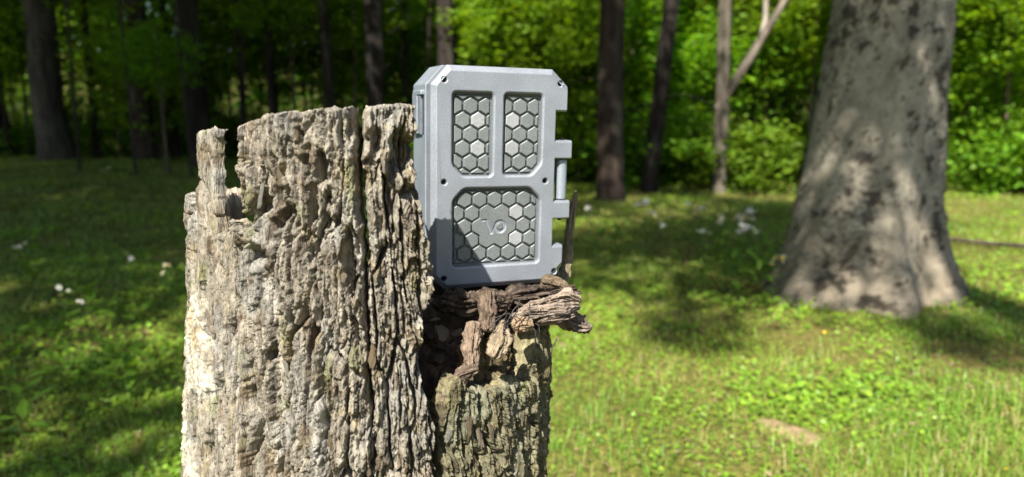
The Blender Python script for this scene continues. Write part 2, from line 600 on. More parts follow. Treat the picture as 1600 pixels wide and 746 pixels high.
# the front wall of bark, from the left flank round to the right
bark_slab('bark_slab', -104, [(372, 300), (372, 372), (388, 460), (400, 600), (410, 746)],
          [(290, 312), (294, 300), (299, 316), (306, 322), (315, 352), (330, 372), (345, 366), (352, 372), (362, 344), (367, 352), (372, 372)],
          .022, fib=.95, seed=1, amp=.6, foot=.021, crust=[(318, 480, .017, .018), (316, 540, .021, .045), (330, 570, .022, .03), (305, 690, .02, .03), (330, 735, .035, .035), (300, 640, .008, .03)],
          label='lower left bark flank with pale crumbly fungus crust', edge=.006)
bark_slab('bark_slab', [(308, 200), (306, 300), (310, 420)], [(335, 205), (331, 250), (334, 320), (346, 420)],
          [(300, 204), (318, 203), (352, 206)], .009, SR - .003, fib=1.0, seed=2, amp=.38, edge=.004, ragged=.0015, label='narrow upright strip of bark left of the gap')
bark_slab('bark_slab', [(363, 200), (365, 250), (371, 300), (373, 350), (364, 430), (362, 520), (372, 640), (380, 746)],
          [(464, 180), (474, 250), (484, 310), (490, 400), (500, 500), (510, 620), (520, 746)],
          [(350, 206), (360, 197), (380, 191), (400, 186), (404, 181), (440, 177), (470, 175)], .034, SR + .003, fib=.88, seed=3, amp=1.15, foot=.008, edge=.008, ragged=.0022, flat=.5, dents=[(405, 400, .009, .010, .018), (410, 246, .003, .006, .008), (437, 290, .004, .02, .010)])
bark_slab('bark_slab', [(462, 178), (468, 240), (482, 310), (484, 400), (492, 500), (500, 620), (506, 746)],
          [(553, 168), (555, 230), (560, 300), (566, 380), (572, 480), (578, 600), (590, 746)],
          [(455, 178), (480, 174), (500, 170), (530, 167), (556, 166)], .034, SR + .004, fib=.58, seed=4, amp=1.2, edge=.006, ragged=.0022, flat=.4, dents=[(502, 262, .006, .014, .016), (538, 205, .006, .018, .006), (515, 320, .004, .012, .010), (545, 420, .007, .03, .014)])
bark_slab('bark_slab', [(557, 168), (558, 230), (562, 300), (568, 380), (570, 480), (574, 600), (580, 746)],
          [(655, 168), (660, 230), (666, 300), (676, 370), (690, 440), (672, 500), (666, 560), (668, 610), (686, 650), (692, 746)],
          [(552, 170), (570, 166), (590, 163), (625, 163), (660, 165)], .060, SR + .006, fib=.34, seed=5, amp=1.2, edge=.008, ragged=.0028, flat=.35, dents=[(632, 243, .013, .019, .022), (588, 222, .009, .010, .008), (612, 300, .006, .03, .012), (600, 420, .006, .02, .010)],
          label='right hand bark slab with knobbly ochre crust beside the case')
# broken lower right rim
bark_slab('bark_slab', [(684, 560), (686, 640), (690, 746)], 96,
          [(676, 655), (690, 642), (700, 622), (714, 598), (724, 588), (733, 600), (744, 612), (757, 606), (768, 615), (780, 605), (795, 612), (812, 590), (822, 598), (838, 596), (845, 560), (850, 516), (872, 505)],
          .030, SR, fib=.45, seed=6, edge=.010, tone=(.62, .64, .50), label='broken lower right bark rim, greener and more shaded')  # tone puts shade as well as green into the bark colour
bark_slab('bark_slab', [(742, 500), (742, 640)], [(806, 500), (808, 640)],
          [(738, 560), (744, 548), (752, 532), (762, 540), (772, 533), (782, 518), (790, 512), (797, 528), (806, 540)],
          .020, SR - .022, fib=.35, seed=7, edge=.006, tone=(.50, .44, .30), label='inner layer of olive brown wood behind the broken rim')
# low broken back wall and the sliver standing right of the case
bark_slab('back_wall', 94, 260, [(94, .80), (110, .79), (140, .765), (170, .75), (205, .77), (230, .79), (248, .82), (260, .87)], .025, SR, fib=.8, seed=8, res=.003, fl='deg',
          edge=.01, tone=(.7, .66, .6))


def sliver(name, pts, wid, dep, seed, tone, n=84, m=110, ridg=.25, parent=None, mat=None, rot_axis=None):
    """a splintered piece of wood along a path, with lengthwise grain"""
    pts = np.asarray(pts, float)
    u = np.linspace(0, 1, m)
    k = np.linspace(0, 1, len(pts))
    P = np.stack([np.interp(u, k, pts[:, i]) for i in range(3)], 1)
    Wd = np.interp(u, np.linspace(0, 1, len(wid)), wid)
    Dp = np.interp(u, np.linspace(0, 1, len(dep)), dep)
    T = np.gradient(P, axis=0); T /= np.linalg.norm(T, axis=1)[:, None]
    ref = np.array([0, 1.0, 0]) if rot_axis is None else np.array(rot_axis, float)
    ang = np.linspace(0, 2 * np.pi, n, endpoint=False)
    L = np.linalg.norm(np.diff(P, axis=0), axis=1).sum()
    V, C = [], []
    for i in range(m):
        a = np.cross(T[i], ref); a /= np.linalg.norm(a)
        b = np.cross(a, T[i])
        ca, sa = np.cos(ang), np.sin(ang)
        l = u[i] * L
        q_ = 5 * fbm(ca * 2.4 + seed, sa * 2.4 + 4, l / .030 + seed, 5, .62)
        r = .95 + ridg * .8 * fbm(ca * 2.0 + seed * 3, sa * 2.0, l / .035 + seed, 3) + ridg * .34 * (np.floor(q_) + sstep(.4, .6, q_ - np.floor(q_)))
        r = r - .22 * (1 - sstep(0, .12, np.abs(perlin(ca * 3.2 + seed, sa * 3.2, l / .045))))
        r = r - .14 * (1 - sstep(0, .14, np.abs(perlin(ca * 5.5 + seed, sa * 5.5, l / .02 + 5))))
        r = r + .08 * fbm(ca * 12 + seed, sa * 12, l / .008, 2)
        endf = min(1, (min(u[i], 1 - u[i]) / .05)) ** .5
        r = r * (.25 + .75 * endf)
        V.append(P[i] + (ca * r * Wd[i])[:, None] * a + (sa * r * Dp[i])[:, None] * b)
        nn = fbm(ca * 3 + seed, sa * 3, l / .02 + seed * 2, 4)
        C.append(np.array(tone) * (1 + .45 * nn[:, None]) + np.array([.06, .045, .03]) * sstep(.1, .5, fbm(ca * 5, sa * 5 + seed, l / .01, 3))[:, None])
    V = np.concatenate(V); C = np.clip(np.concatenate(C), .01, .8)
    V = V - np.array([SC[0], SC[1], 0])
    Fq = grid_faces(m, n, True)[:, ::-1]
    # close ends
    V = np.concatenate([V, [V[:n].mean(0)], [V[-n:].mean(0)]]); C = np.concatenate([C, C[:1], C[-1:]])
    me = np_mesh(name, V, Fq, C)
    return link(name, me, mat or M['rot'], parent or stump)


W = lambda px, py, Y: np.array(at(px, py, Y))
sliver('bark_splinter', [W(868, 452, .80), W(884, 430, .815), W(890, 360, .83), W(900, 298, .84)], [.011, .0065, .005, .002], [.005, .004, .004, .002], 3, (.15, .13, .085), ridg=.35)
sliver('wood_chunk', [W(738, 580, .605), W(736, 545, .612), W(741, 502, .622)], [.004, .009, .007], [.007, .010, .006], 11, (.165, .122, .09), ridg=.28)
sliver('wood_chunk', [W(800, 500, .672), W(836, 490, .665), W(872, 486, .663), W(906, 480, .672)], [.012, .015, .014, .004], [.004, .0065, .007, .002], 12, (.17, .138, .112), m=150, n=96, ridg=.34, rot_axis=(0, .3, 1))
sliver('wood_chunk', [W(812, 492, .680), W(842, 478, .674), W(876, 470, .676), W(904, 461, .684)], [.011, .015, .015, .005], [.003, .0065, .0075, .003], 32, (.20, .160, .128), m=150, n=96, ridg=.34, rot_axis=(0, .35, 1))
sliver('wood_chunk', [W(838, 505, .662), W(870, 497, .660), W(899, 493, .662)], [.007, .010, .003], [.002, .004, .001], 33, (.16, .125, .1), ridg=.4, rot_axis=(0, .3, 1))
sliver('wood_chunk', [W(862, 470, .672), W(888, 462, .668), W(908, 470, .666)], [.008, .010, .004], [.003, .006, .003], 34, (.21, .168, .135), ridg=.4, rot_axis=(0, .3, 1))
sliver('wood_chunk', [W(858, 488, .69), W(888, 502, .69), W(912, 510, .685), W(925, 512, .68)], [.010, .011, .008, .003], [.006, .008, .007, .002], 13, (.13, .105, .085), ridg=.45, rot_axis=(0, .3, 1))
sliver('wood_chunk', [W(770, 560, .60), W(783, 530, .605), W(787, 500, .615)], [.006, .009, .002], [.007, .008, .003], 14, (.2, .16, .11), ridg=.35)
sliver('wood_chunk', [W(690, 640, .585), W(703, 612, .59), W(722, 586, .595), W(748, 576, .60)], [.005, .006, .006, .003], [.006, .007, .006, .003], 15, (.09, .066, .05), ridg=.4)
sliver('wood_chunk', [W(845, 440, .72), W(875, 446, .72), W(893, 458, .715)], [.006, .006, .002], [.006, .005, .002], 16, (.10, .075, .05), ridg=.4)
sliver('wood_chunk', [W(690, 470, .67), W(730, 478, .66), W(762, 470, .665), (W(800, 468, .675))], [.012, .014, .012, .008], [.008, .010, .010, .006], 17, (.06, .044, .034), ridg=.4, rot_axis=(0, .3, 1))
sliver('wood_chunk', [W(760, 520, .635), W(763, 490, .645), W(762, 455, .66)], [.007, .008, .007], [.008, .009, .008], 18, (.085, .062, .046), ridg=.35)
sliver('wood_chunk', [W(800, 512, .635), W(815, 506, .636), W(832, 508, .64)], [.006, .008, .004], [.005, .008, .004], 19, (.24, .17, .11), ridg=.4, rot_axis=(0, .3, 1))
sliver('wood_chunk', [W(790, 466, .69), W(835, 460, .715), W(872, 455, .74), W(884, 452, .75)], [.020, .024, .022, .012], [.007, .009, .009, .005], 41, (.05, .038, .03), ridg=.35, rot_axis=(0, .2, 1))
sliver('wood_chunk', [W(800, 462, .74), W(845, 456, .765), W(878, 452, .785)], [.020, .024, .014], [.008, .010, .006], 42, (.05, .038, .03), ridg=.35, rot_axis=(0, .2, 1))
sliver('bark_flake', [W(383, 388, .585), W(400, 378, .572), W(423, 376, .574)], [.010, .014, .008], [.003, .004, .003], 20, (.25, .205, .145), ridg=.4, rot_axis=(0, .2, 1), mat=M['bark'])

# rotten heart of the stump: the ledge the case stands on, and the dark hollow before it
nr, na = 110, 300
rr_ = np.linspace(0.001, 1, nr)[:, None]
an_ = np.linspace(-np.pi, np.pi, na, endpoint=False)[None, :]
rc = .150 + .006 * fbm(np.cos(an_) * 4, np.sin(an_) * 4, 0, 3)
RX = rr_ * rc * np.sin(an_); RY = -rr_ * rc * np.cos(an_)
wx, wy = RX + SC[0], RY + SC[1]
top_z = .8205 + 0 * RX
# distance in front of the case's foot, along its face normal
BX, BY, BA = -.0400335, .7199752, .3682877
dfront = (wx - BX) * math.sin(BA) - (wy - BY) * math.cos(BA)
top_z = top_z - .055 * sstep(.03, .06, dfront) * sstep(-.01, .01, wx)
top_z = top_z - .060 * sstep(.006, .085, dfront) - .05 * sstep(.045, .10, dfront) * sstep(-.02, -.07, wx)
rough = .010 * fbm(wx / .03, wy / .03, 0, 4) + .006 * fbm(wx / .008, wy / .008, 4, 3)
top_z = top_z + (rough - .004) * sstep(-.004, .02, dfront) - .004 * sstep(.0, -.02, dfront)
skirt = np.linspace(0, 1, 12)[1:, None]
KX = np.broadcast_to(RX[-1] , (11, na)); KY = np.broadcast_to(RY[-1], (11, na))
KZ = top_z[-1] * (1 - skirt)
Vc = np.stack([np.concatenate([RX, KX]), np.concatenate([RY, KY]), np.concatenate([top_z, KZ])], -1).reshape(-1, 3)
cn = fbm(Vc[:, 0] / .012, Vc[:, 1] / .012, Vc[:, 2] / .03, 4)
Cc = np.array([.055, .038, .028]) * (1 + .5 * cn[:, None]) + np.array([.085, .058, .038]) * sstep(.25, .6, fbm(Vc[:, 0] / .006 + 9, Vc[:, 1] / .02, Vc[:, 2] / .02, 3))[:, None]
link('rotten_heartwood', np_mesh('rotten_heartwood', Vc, grid_faces(nr + 11, na, True), np.clip(Cc, .01, .6)), M['rot'], stump)['label'] = 'dark crumbling rotten wood inside the stump'

# crumbs of rotten wood on the ledge
lump_me = []
for k in range(4):
    bm = bmesh.new()
    bmesh.ops.create_icosphere(bm, subdivisions=2, radius=1)
    for v in bm.verts:
        n = float(fbm(v.co.x * 1.3 + k * 5, v.co.y * 1.3, v.co.z * 1.3, 3))
        v.co *= 1 + .55 * n
        v.co.z *= .6
    me = bpy.data.meshes.new('wood_crumb'); bm.to_mesh(me); bm.free()
    ca = me.color_attributes.new('Col', 'FLOAT_COLOR', 'POINT')
    tone = [(.20, .145, .10), (.11, .075, .05), (.26, .20, .14), (.07, .048, .035)][k]
    for d in ca.data: d.color = (*tone, 1)
    me.materials.append(M['rot'])
    lump_me.append(me)


def core_z(x, y):
    i = np.argmin((wx - x) ** 2 + (wy - y) ** 2)
    return top_z.ravel()[i]


for k in range(110):
    d = abs(random.gauss(.05, .03)); s = random.uniform(-.06, .105)
    x = BX + s * math.cos(BA) + d * math.sin(BA); y = BY + s * math.sin(BA) - d * math.cos(BA)
    if math.hypot(x - SC[0], y - SC[1]) > .148: continue
    o = link('wood_crumb', lump_me[k % 4], None, stump)
    r = random.choice((.0025, .003, .004, .0055, .008))
    o.location = (x - SC[0], y - SC[1], core_z(x, y) + r * .3)
    o.scale = (r * random.uniform(.7, 1.8), r, r)
    o.rotation_euler = (random.uniform(-.5, .5), random.uniform(-.5, .5), random.uniform(0, 6))

# dry rootlets and threads hanging in the hollow
for k, (p, q, bend, rad) in enumerate([
        ((765, 512, .60), (797, 492, .615), .008, .0005), ((768, 518, .60), (790, 500, .605), .006, .0005),
        ((790, 520, .60), (792, 494, .61), -.005, .0006), ((792, 505, .605), (812, 468, .63), .006, .0006),
        ((795, 505, .605), (814, 475, .62), -.008, .0005), ((800, 512, .605), (826, 492, .61), .006, .0005),
        ((823, 508, .61), (827, 476, .63), .002, .0006), ((800, 495, .605), (818, 512, .605), .004, .0005),
        ((832, 512, .61), (834, 545, .62), .004, .0005), ((772, 498, .605), (808, 506, .60), .007, .0005),
        ((860, 552, .64), (869, 530, .645), -.003, .0007), ((838, 506, .615), (842, 530, .62), .003, .0005)]):
    a, b = W(*p), W(*q)
    u = np.linspace(0, 1, 14)[:, None]
    P = a * (1 - u) + b * u + np.array([bend * .5, -.004, bend]) * np.sin(u * np.pi) + .0012 * np.stack([fbm(u[:, 0] * 5, k + .5, j, 2) for j in range(3)], 1)
    V, Fq = tube(P - np.array([SC[0], SC[1], 0]), np.full(14, rad), 5)
    link('rootlet', np_mesh('rootlet', V, Fq), M['thread'], stump)

# loose flakes of bark standing off the wall
flake_me = []
for k in range(6):
    n = 9
    g = np.linspace(-1, 1, n)
    A, B = np.meshgrid(g, g)
    sx = np.sqrt(np.clip(1 - (A * .0 + B) ** 2 * .6, 0, 1)) * (1 + .4 * fbm(B * 1.6 + k * 3, 0.3 + k, 0, 2))
    X = A * sx * (1 + .25 * perlin(B * 3 + k, A, 1.0)); Zz = B * (1.7 + .4 * perlin(A * 2.1 + k * 7, B * .5, 3)) + .25 * perlin(A * 3 + k, 7.5, 0)
    Yf = -.22 + .30 * A * A + .22 * perlin(A * 1.5 + k, B * 1.5, 5.0) + .1 * perlin(A * 4, B * 4 + k, 2.0)
    Vf = np.stack([X, Yf, Zz], -1).reshape(-1, 3)
    Vb = Vf + np.array([0, .22, 0])
    Fa = grid_faces(n, n)
    Fb = grid_faces(n, n)[:, ::-1] + n * n
    rim = [i for i in range(n)] + [n * i + n - 1 for i in range(1, n)] + [n * n - 1 - i for i in range(1, n)] + [n * (n - 1 - i) for i in range(1, n - 1)]
    Fr = np.array([(rim[i], rim[(i + 1) % len(rim)], n * n + rim[(i + 1) % len(rim)], n * n + rim[i]) for i in range(len(rim))])[:, ::-1]
    tone = np.array([(.23, .195, .14), (.26, .245, .21), (.19, .145, .09), (.23, .19, .14), (.22, .19, .15), (.17, .13, .085)][k])
    Cf = tone * (1 + .3 * fbm(Vf[:, 0] * 2, Vf[:, 2] * 2, k, 3))[:, None]
    flake_me.append(np_mesh('bark_flake', np.concatenate([Vf, Vb]), np.concatenate([Fa, Fb, Fr]), np.concatenate([Cf, Cf]), False))
    flake_me[-1].materials.append(M['bark'])
for k in range(26):
    px = random.uniform(390, 640) if k < 20 else random.uniform(700, 820)
    py = random.uniform(260, 740) if k < 20 else random.uniform(640, 745)
    ph, z = cyl(px, py)
    o = link('bark_flake', flake_me[k % 6], None, stump)
    s = random.choice((.0018, .0024, .003))
    r = SR + .001
    o.location = (r * math.sin(ph), -r * math.cos(ph), z)
    o.rotation_euler = (random.uniform(-.35, .15), random.uniform(-.3, .3), ph + random.uniform(-.5, .5))
    o.scale = (s, s, s * random.uniform(.9, 2.4))

# ------------------------------------------------------------------ the case
def mat_print(name, rgb, rough=.42, metal=.25, line=900, st=.25):
    """3-D printed plastic: layer lines and a faint glitter"""
    m, nt, b = new_mat(name)
    tc = nt.nodes.new('ShaderNodeTexCoord')
    wv = nt.nodes.new('ShaderNodeTexWave')
    wv.wave_type = 'BANDS'; wv.bands_direction = 'DIAGONAL'
    wv.inputs['Scale'].default_value = line
    wv.inputs['Distortion'].default_value = .6
    no = nt.nodes.new('ShaderNodeTexNoise'); no.inputs['Scale'].default_value = 800; no.inputs['Detail'].default_value = 3
    n2 = nt.nodes.new('ShaderNodeTexNoise'); n2.inputs['Scale'].default_value = 28; n2.inputs['Detail'].default_value = 4
    for n in (wv, no, n2): nt.links.new(tc.outputs['Object'], n.inputs['Vector'])
    ad = nt.nodes.new('ShaderNodeMath'); ad.operation = 'ADD'
    nt.links.new(wv.outputs['Fac'], ad.inputs[0]); nt.links.new(no.outputs['Fac'], ad.inputs[1])
    bp = nt.nodes.new('ShaderNodeBump'); bp.inputs['Strength'].default_value = st; bp.inputs['Distance'].default_value = .0006
    nt.links.new(ad.outputs[0], bp.inputs['Height']); nt.links.new(bp.outputs[0], b.inputs['Normal'])
    mr = nt.nodes.new('ShaderNodeMapRange'); mr.inputs[1].default_value = .3; mr.inputs[2].default_value = .7
    mr.inputs[3].default_value = .88; mr.inputs[4].default_value = 1.12
    nt.links.new(n2.outputs['Fac'], mr.inputs[0])
    m2 = nt.nodes.new('ShaderNodeMapRange'); m2.inputs[1].default_value = .35; m2.inputs[2].default_value = .65
    m2.inputs[3].default_value = .85; m2.inputs[4].default_value = 1.15
    nt.links.new(no.outputs['Fac'], m2.inputs[0])
    mu = nt.nodes.new('ShaderNodeMath'); mu.operation = 'MULTIPLY'
    nt.links.new(mr.outputs[0], mu.inputs[0]); nt.links.new(m2.outputs[0], mu.inputs[1])
    vm = nt.nodes.new('ShaderNodeVectorMath'); vm.operation = 'SCALE'; vm.inputs[0].default_value = rgb
    nt.links.new(mu.outputs[0], vm.inputs['Scale']); nt.links.new(vm.outputs[0], b.inputs['Base Color'])
    b.inputs['Roughness'].default_value = rough; b.inputs['Metallic'].default_value = metal
    return m


M['lid'] = mat_print('grey_printed_plastic', (.212, .23, .26))
M['side'] = mat_print('grey_printed_side', (.235, .268, .31), .38, .25, 700, .2)
M['panel'] = mat_print('sage_grey_panel', (.115, .127, .128), .5, .15)
M['tile'] = mat_print('sage_grey_tile', (.135, .15, .15), .45, .15, 1100, .2)
M['tile_glint'] = mat_print('sun_glint_tile', (.29, .30, .305), .4, .2, 1100, .3)  # sun glint on a few cells, painted as a paler base colour
M['screw'] = mat_plain('black_screw', (.02, .022, .03), .3, .8)
M['dark'] = mat_plain('gap_shade', (.03, .03, .035), .8)  # near-black colour stands in for the shade inside gaps

case = empty('storage_case', (BX, BY, 1.0154729))
ca, cb, cc_ = BA, .0208090, .0154438
case.matrix_world = Matrix.Translation((BX, BY, 1.0154729)) @ Matrix.Rotation(ca, 4, 'Z') @ Matrix.Rotation(cb, 4, 'X') @ Matrix.Rotation(cc_, 4, 'Y')
tag(case, 'grey hard plastic case with honeycomb panels and VO emblem, standing on the stump', 'storage case')
MM = .001


def poly_area(p): return .5 * sum(p[i][0] * p[(i + 1) % len(p)][1] - p[(i + 1) % len(p)][0] * p[i][1] for i in range(len(p)))


def ccw(p): return p if poly_area(p) > 0 else p[::-1]


def offset(p, d):
    """inset a ccw polygon; d one distance or one per edge (edge i: p[i]->p[i+1])"""
    n = len(p)
    ds = [d] * n if isinstance(d, (int, float)) else d
    out = []
    for i in range(n):
        a, b, c = Vector(p[i - 1]), Vector(p[i]), Vector(p[(i + 1) % n])
        e1, e2 = (b - a).normalized(), (c - b).normalized()
        n1, n2 = Vector((-e1.y, e1.x)), Vector((-e2.y, e2.x))
        d1, d2 = ds[i - 1], ds[i]
        cr = e1.x * e2.y - e1.y * e2.x
        if abs(cr) < 1e-5: q = b + n1 * d1
        else:
            p1, p2 = a + n1 * d1, b + n2 * d2
            t = ((p2 - p1).x * e2.y - (p2 - p1).y * e2.x) / cr
            q = p1 + e1 * t
        out.append((q.x, q.y))
    return out


def inside(pt, poly):
    x, y = pt; r = False
    for i in range(len(poly)):
        x1, y1 = poly[i]; x2, y2 = poly[i - 1]
        if (y1 > y) != (y2 > y) and x < (x2 - x1) * (y - y1) / (y2 - y1) + x1: r = not r
    return r


def fill(bm, outer, holes, y, flip=False):
    """flat triangulated face at depth y (mm), with holes"""
    pts, eds = [], []
    for lp in [outer] + holes:
        k = len(pts); n = len(lp)
        pts += [Vector(p) for p in lp]
        eds += [(k + i, k + (i + 1) % n) for i in range(n)]
    v, e, f, *_ = delaunay_2d_cdt(pts, eds, [], 0, 1e-5)
    bv = [bm.verts.new((p.x * MM, y * MM, p.y * MM)) for p in v]
    for t in f:
        c = sum((v[i] for i in t), Vector((0, 0))) / len(t)
        if inside(c, outer) and not any(inside(c, h) for h in holes):
            try: bm.faces.new([bv[i] for i in (t if not flip else t[::-1])])
            except ValueError: pass


def band(bm, a, ya, b, yb, flip=False):
    n = len(a)
    A = [bm.verts.new((p[0] * MM, ya * MM, p[1] * MM)) for p in a]
    B = [bm.verts.new((p[0] * MM, yb * MM, p[1] * MM)) for p in b]
    for i in range(n):
        q = [A[i], A[(i + 1) % n], B[(i + 1) % n], B[i]]
        bm.faces.new(q[::-1] if flip else q)


def finish(name, bm, mat, parent, bevel=0.0, seg=2, smooth=False):
    bmesh.ops.remove_doubles(bm, verts=bm.verts[:], dist=1e-5)
    bmesh.ops.recalc_face_normals(bm, faces=bm.faces[:])
    me = bpy.data.meshes.new(name); bm.to_mesh(me); bm.free()
    if smooth: me.polygons.foreach_set('use_smooth', np.ones(len(me.polygons), bool))
    o = link(name, me, mat, parent)
    if bevel:
        md = o.modifiers.new('bevel', 'BEVEL'); md.width = bevel * MM; md.segments = seg; md.limit_method = 'ANGLE'; md.angle_limit = R(28)
        md.harden_normals = False
    return o


def rnd_corner(p, r, n=4):
    """round the corners of a polygon"""
    out = []
    for i in range(len(p)):
        a, b, c = Vector(p[i - 1]), Vector(p[i]), Vector(p[(i + 1) % len(p)])
        u, v = (a - b), (c - b)
        l = min(r, u.length * .45, v.length * .45)
        s, e = b + u.normalized() * l, b + v.normalized() * l
        for k in range(n + 1):
            t = k / n
            q = s * (1 - t) ** 2 + b * 2 * t * (1 - t) + e * t * t
            out.append((q.x, q.y))
    return out


def circle(cx, cy, r, n=20): return [(cx + r * math.cos(2 * math.pi * i / n), cy + r * math.sin(2 * math.pi * i / n)) for i in range(n)]


LX, RXE, TZ, BZ = -42.0, 107.3, 39.5, -189.5
outer = ccw([(LX, TZ - 19), (LX + 17, TZ), (RXE - 18, TZ), (RXE, TZ - 17), (RXE, -4), (94.3, -4), (94.3, -34), (114.5, -34), (114.5, -54.2),
             (94.7, -54.2), (94.7, -98.8), (114.2, -98.8), (114.2, -119), (94.5, -119), (94.5, -147.6), (RXE, -147.6), (RXE, -172), (RXE - 17, BZ), (LX + 15, BZ), (LX, BZ + 15)])
dist = []
for i in range(len(outer)):
    a, b = outer[i], outer[(i + 1) % len(outer)]
    mx_, my_ = (a[0] + b[0]) / 2, (a[1] + b[1]) / 2
    big = (mx_ < LX + 10) or my_ > TZ - 10 or my_ < BZ + 9
    dist.append(5.5 if big else 1.6)
front = offset(outer, dist)
wins = {
    'l': ccw([(-20, 13.3), (22.8, 13.3), (22.8, -71), (-9.5, -71), (-20, -59.5)]),
    'r': ccw([(35, 13.5), (77.3, 13.5), (77.3, -58.5), (66.8, -70.5), (35, -70.5)]),
    'b': ccw([(-19.3, -95.5), (-7.8, -83.6), (65.3, -83.6), (77.2, -95.2), (77.2, -165.2), (-19.3, -165.2)]),
}
screws = [(-29, 24.8), (-28.8, -76.6), (-28.6, -177), (97, 25.1), (82.8, -76.9), (96.8, -176.5)]
DEP = 22.0
bm = bmesh.new()
rims = {k: rnd_corner(w, 4.5, 5) for k, w in wins.items()}
holes = [offset(r, -1.8) for r in rims.values()]
sh1 = [circle(x, z, 3.6) for x, z in screws]
fill(bm, front, holes + sh1, 0)
band(bm, front, 0, outer, 5.0)
band(bm, outer, 5.0, outer, DEP)
for (k, r) in rims.items():
    band(bm, offset(r, -1.8), 0, r, 2.0)
    band(bm, r, 2.0, r, 9.5)
for x, z in screws:
    band(bm, circle(x, z, 3.6), 0, circle(x, z, 2.7), 1.2)
    band(bm, circle(x, z, 2.7), 1.2, circle(x, z, 2.7), 8)
fill(bm, outer, [], DEP, True)
finish('lid', bm, M['lid'], case, 1.1, 3)['label'] = 'front lid with hinge knuckles and screw holes'
# raised pad border: the slightly proud field of the lid is the lid itself; the recessed panels follow


def clip(poly, win):
    out = poly
    n = len(win)
    for i in range(n):
        a, b = win[i], win[(i + 1) % n]
        res = []
        f = lambda p: (b[0] - a[0]) * (p[1] - a[1]) - (b[1] - a[1]) * (p[0] - a[0])
        for j in range(len(out)):
            p, q = out[j], out[(j + 1) % len(out)]
            fp, fq = f(p), f(q)
            if fp >= 0: res.append(p)
            if (fp >= 0) != (fq >= 0):
                t = fp / (fp - fq)
                res.append((p[0] + t * (q[0] - p[0]), p[1] + t * (q[1] - p[1])))
        out = res
        if len(out) < 3: return []
    # drop doubles
    o2 = [p for j, p in enumerate(out) if math.hypot(p[0] - out[j - 1][0], p[1] - out[j - 1][1]) > .05]
    return o2


PIT = 16.5
ROW = PIT * math.sqrt(3) / 2


def hexa(cx, cz, r): return [(cx + r * math.cos(R(30 + 60 * i)), cz + r * math.sin(R(30 + 60 * i))) for i in range(6)]


YP, YT = 8.0, 4.6     # panel floor and tile top (mm behind the front)


def tile(poly, parent, mat, name='hexagon_tile'):
    poly = ccw(poly)
    if len(poly) < 3 or poly_area(poly) < 4: return
    bm = bmesh.new()
    try:
        ins = offset(poly, .75)
        if poly_area(ins) < 1 or min(math.hypot(ins[i][0] - ins[i - 1][0], ins[i][1] - ins[i - 1][1]) for i in range(len(ins))) < .02: ins = poly
    except Exception:
        ins = poly
    fill(bm, ins, [], YT)
    if ins is not poly: band(bm, ins, YT, poly, YT + .75)
    band(bm, poly, YT + .75 if ins is not poly else YT, poly, YP - .02)
    return finish(name, bm, mat, parent)


def panel(key, org, rows, pale, skip=()):
    w = offset(wins[key], 2.2)
    bm = bmesh.new()
    fill(bm, offset(wins[key], -.3), [w], 6.4)
    band(bm, w, 6.4, w, YP)
    fill(bm, w, [], YP)
    pn = finish('honeycomb_panel', bm, M['panel'], case, .35, 1)
    w2 = offset(w, .5)
    for r in rows:
        for c2 in range(-3, 13):
            if (c2 % 2) != (r % 2): continue
            c = c2 / 2
            if (r, c) in skip: continue
            cx_, cz_ = org[0] + c * PIT, org[1] - r * ROW
            h = clip(hexa(cx_, cz_, (PIT - 2.1) / math.sqrt(3)), w2)
            if len(h) >= 3: tile(h, pn, M['tile_glint'] if (r, c) in pale else M['tile'])
    return pn, w2


panel('l', (0, 0), range(-1, 6), {(1, .5), (3, .5)})
panel('r', (54.21, .25), range(-1, 6), {(1, -.5), (3, -.5)})
flower = {(1, 1.5), (1, 2.5), (2, 1.0), (2, 2.0), (2, 3.0), (3, 1.5), (3, 2.5)}
OB = (-5.41, -95.69)
pb, w2 = panel('b', OB, range(-1, 6), {(1, 3.5), (3, 3.5)}, flower)

# emblem plate: seven joined cells with an engraved V and O
rh = PIT / math.sqrt(3)
edges = {}
for (r, c) in flower:
    h = hexa(OB[0] + c * PIT, OB[1] - r * ROW, rh)
    for i in range(6):
        a = tuple(round(t, 2) for t in h[i]); b = tuple(round(t, 2) for t in h[(i + 1) % 6])
        key = lambda p: (round(p[0] * 2), round(p[1] * 2))
        if (key(b), key(a)) in edges: del edges[(key(b), key(a))]
        else: edges[(key(a), key(b))] = (a, b)
nxt = {k[0]: (k[1], v[0]) for k, v in edges.items()}
st_ = next(iter(nxt)); lp = []; cur = st_
while True:
    n_, p_ = nxt[cur]; lp.append(p_); cur = n_
    if cur == st_ or len(lp) > 60: break
plate = rnd_corner(offset(ccw(lp), 1.05), 1.6, 3)
oc = (33.9, -124.9)
RO = 7.6
ring_out = circle(*oc, RO, 40)
ring_in = circle(*oc, 3.0, 28)
# V: left arm with a serif, a foot, and a right arm that runs on into the ring
arc = []
for k in range(0, 41):
    a = 140 - k * (360 - 62) / 40      # clockwise round the top, right, bottom
    arc.append((oc[0] + RO * math.cos(R(a)), oc[1] + RO * math.sin(R(a))))
logo = [(13.4, -116.2), (19.6, -116.2), (24.9, -128.4)] + arc + [(26.6, -133.2), (23.0, -133.2), (16.9, -119.4), (13.4, -119.4)]
logo = ccw(logo)
bm = bmesh.new()
fill(bm, plate, [logo], YT)
band(bm, plate, YT, offset(plate, -.5), YT + .6)
band(bm, offset(plate, -.5), YT + .6, offset(plate, -.5), YP - .02)
finish('emblem_plate', bm, M['tile'], pb)['label'] = 'plate with engraved VO emblem'
bm = bmesh.new()
lgi = offset(logo, 1.1)
band(bm, logo, YT + .01, lgi, YT + 1.4)
fill(bm, lgi, [], YT + 1.4)
finish('emblem_letters', bm, M['lid'], pb)  # lighter plastic paints in the sun on the engraved walls
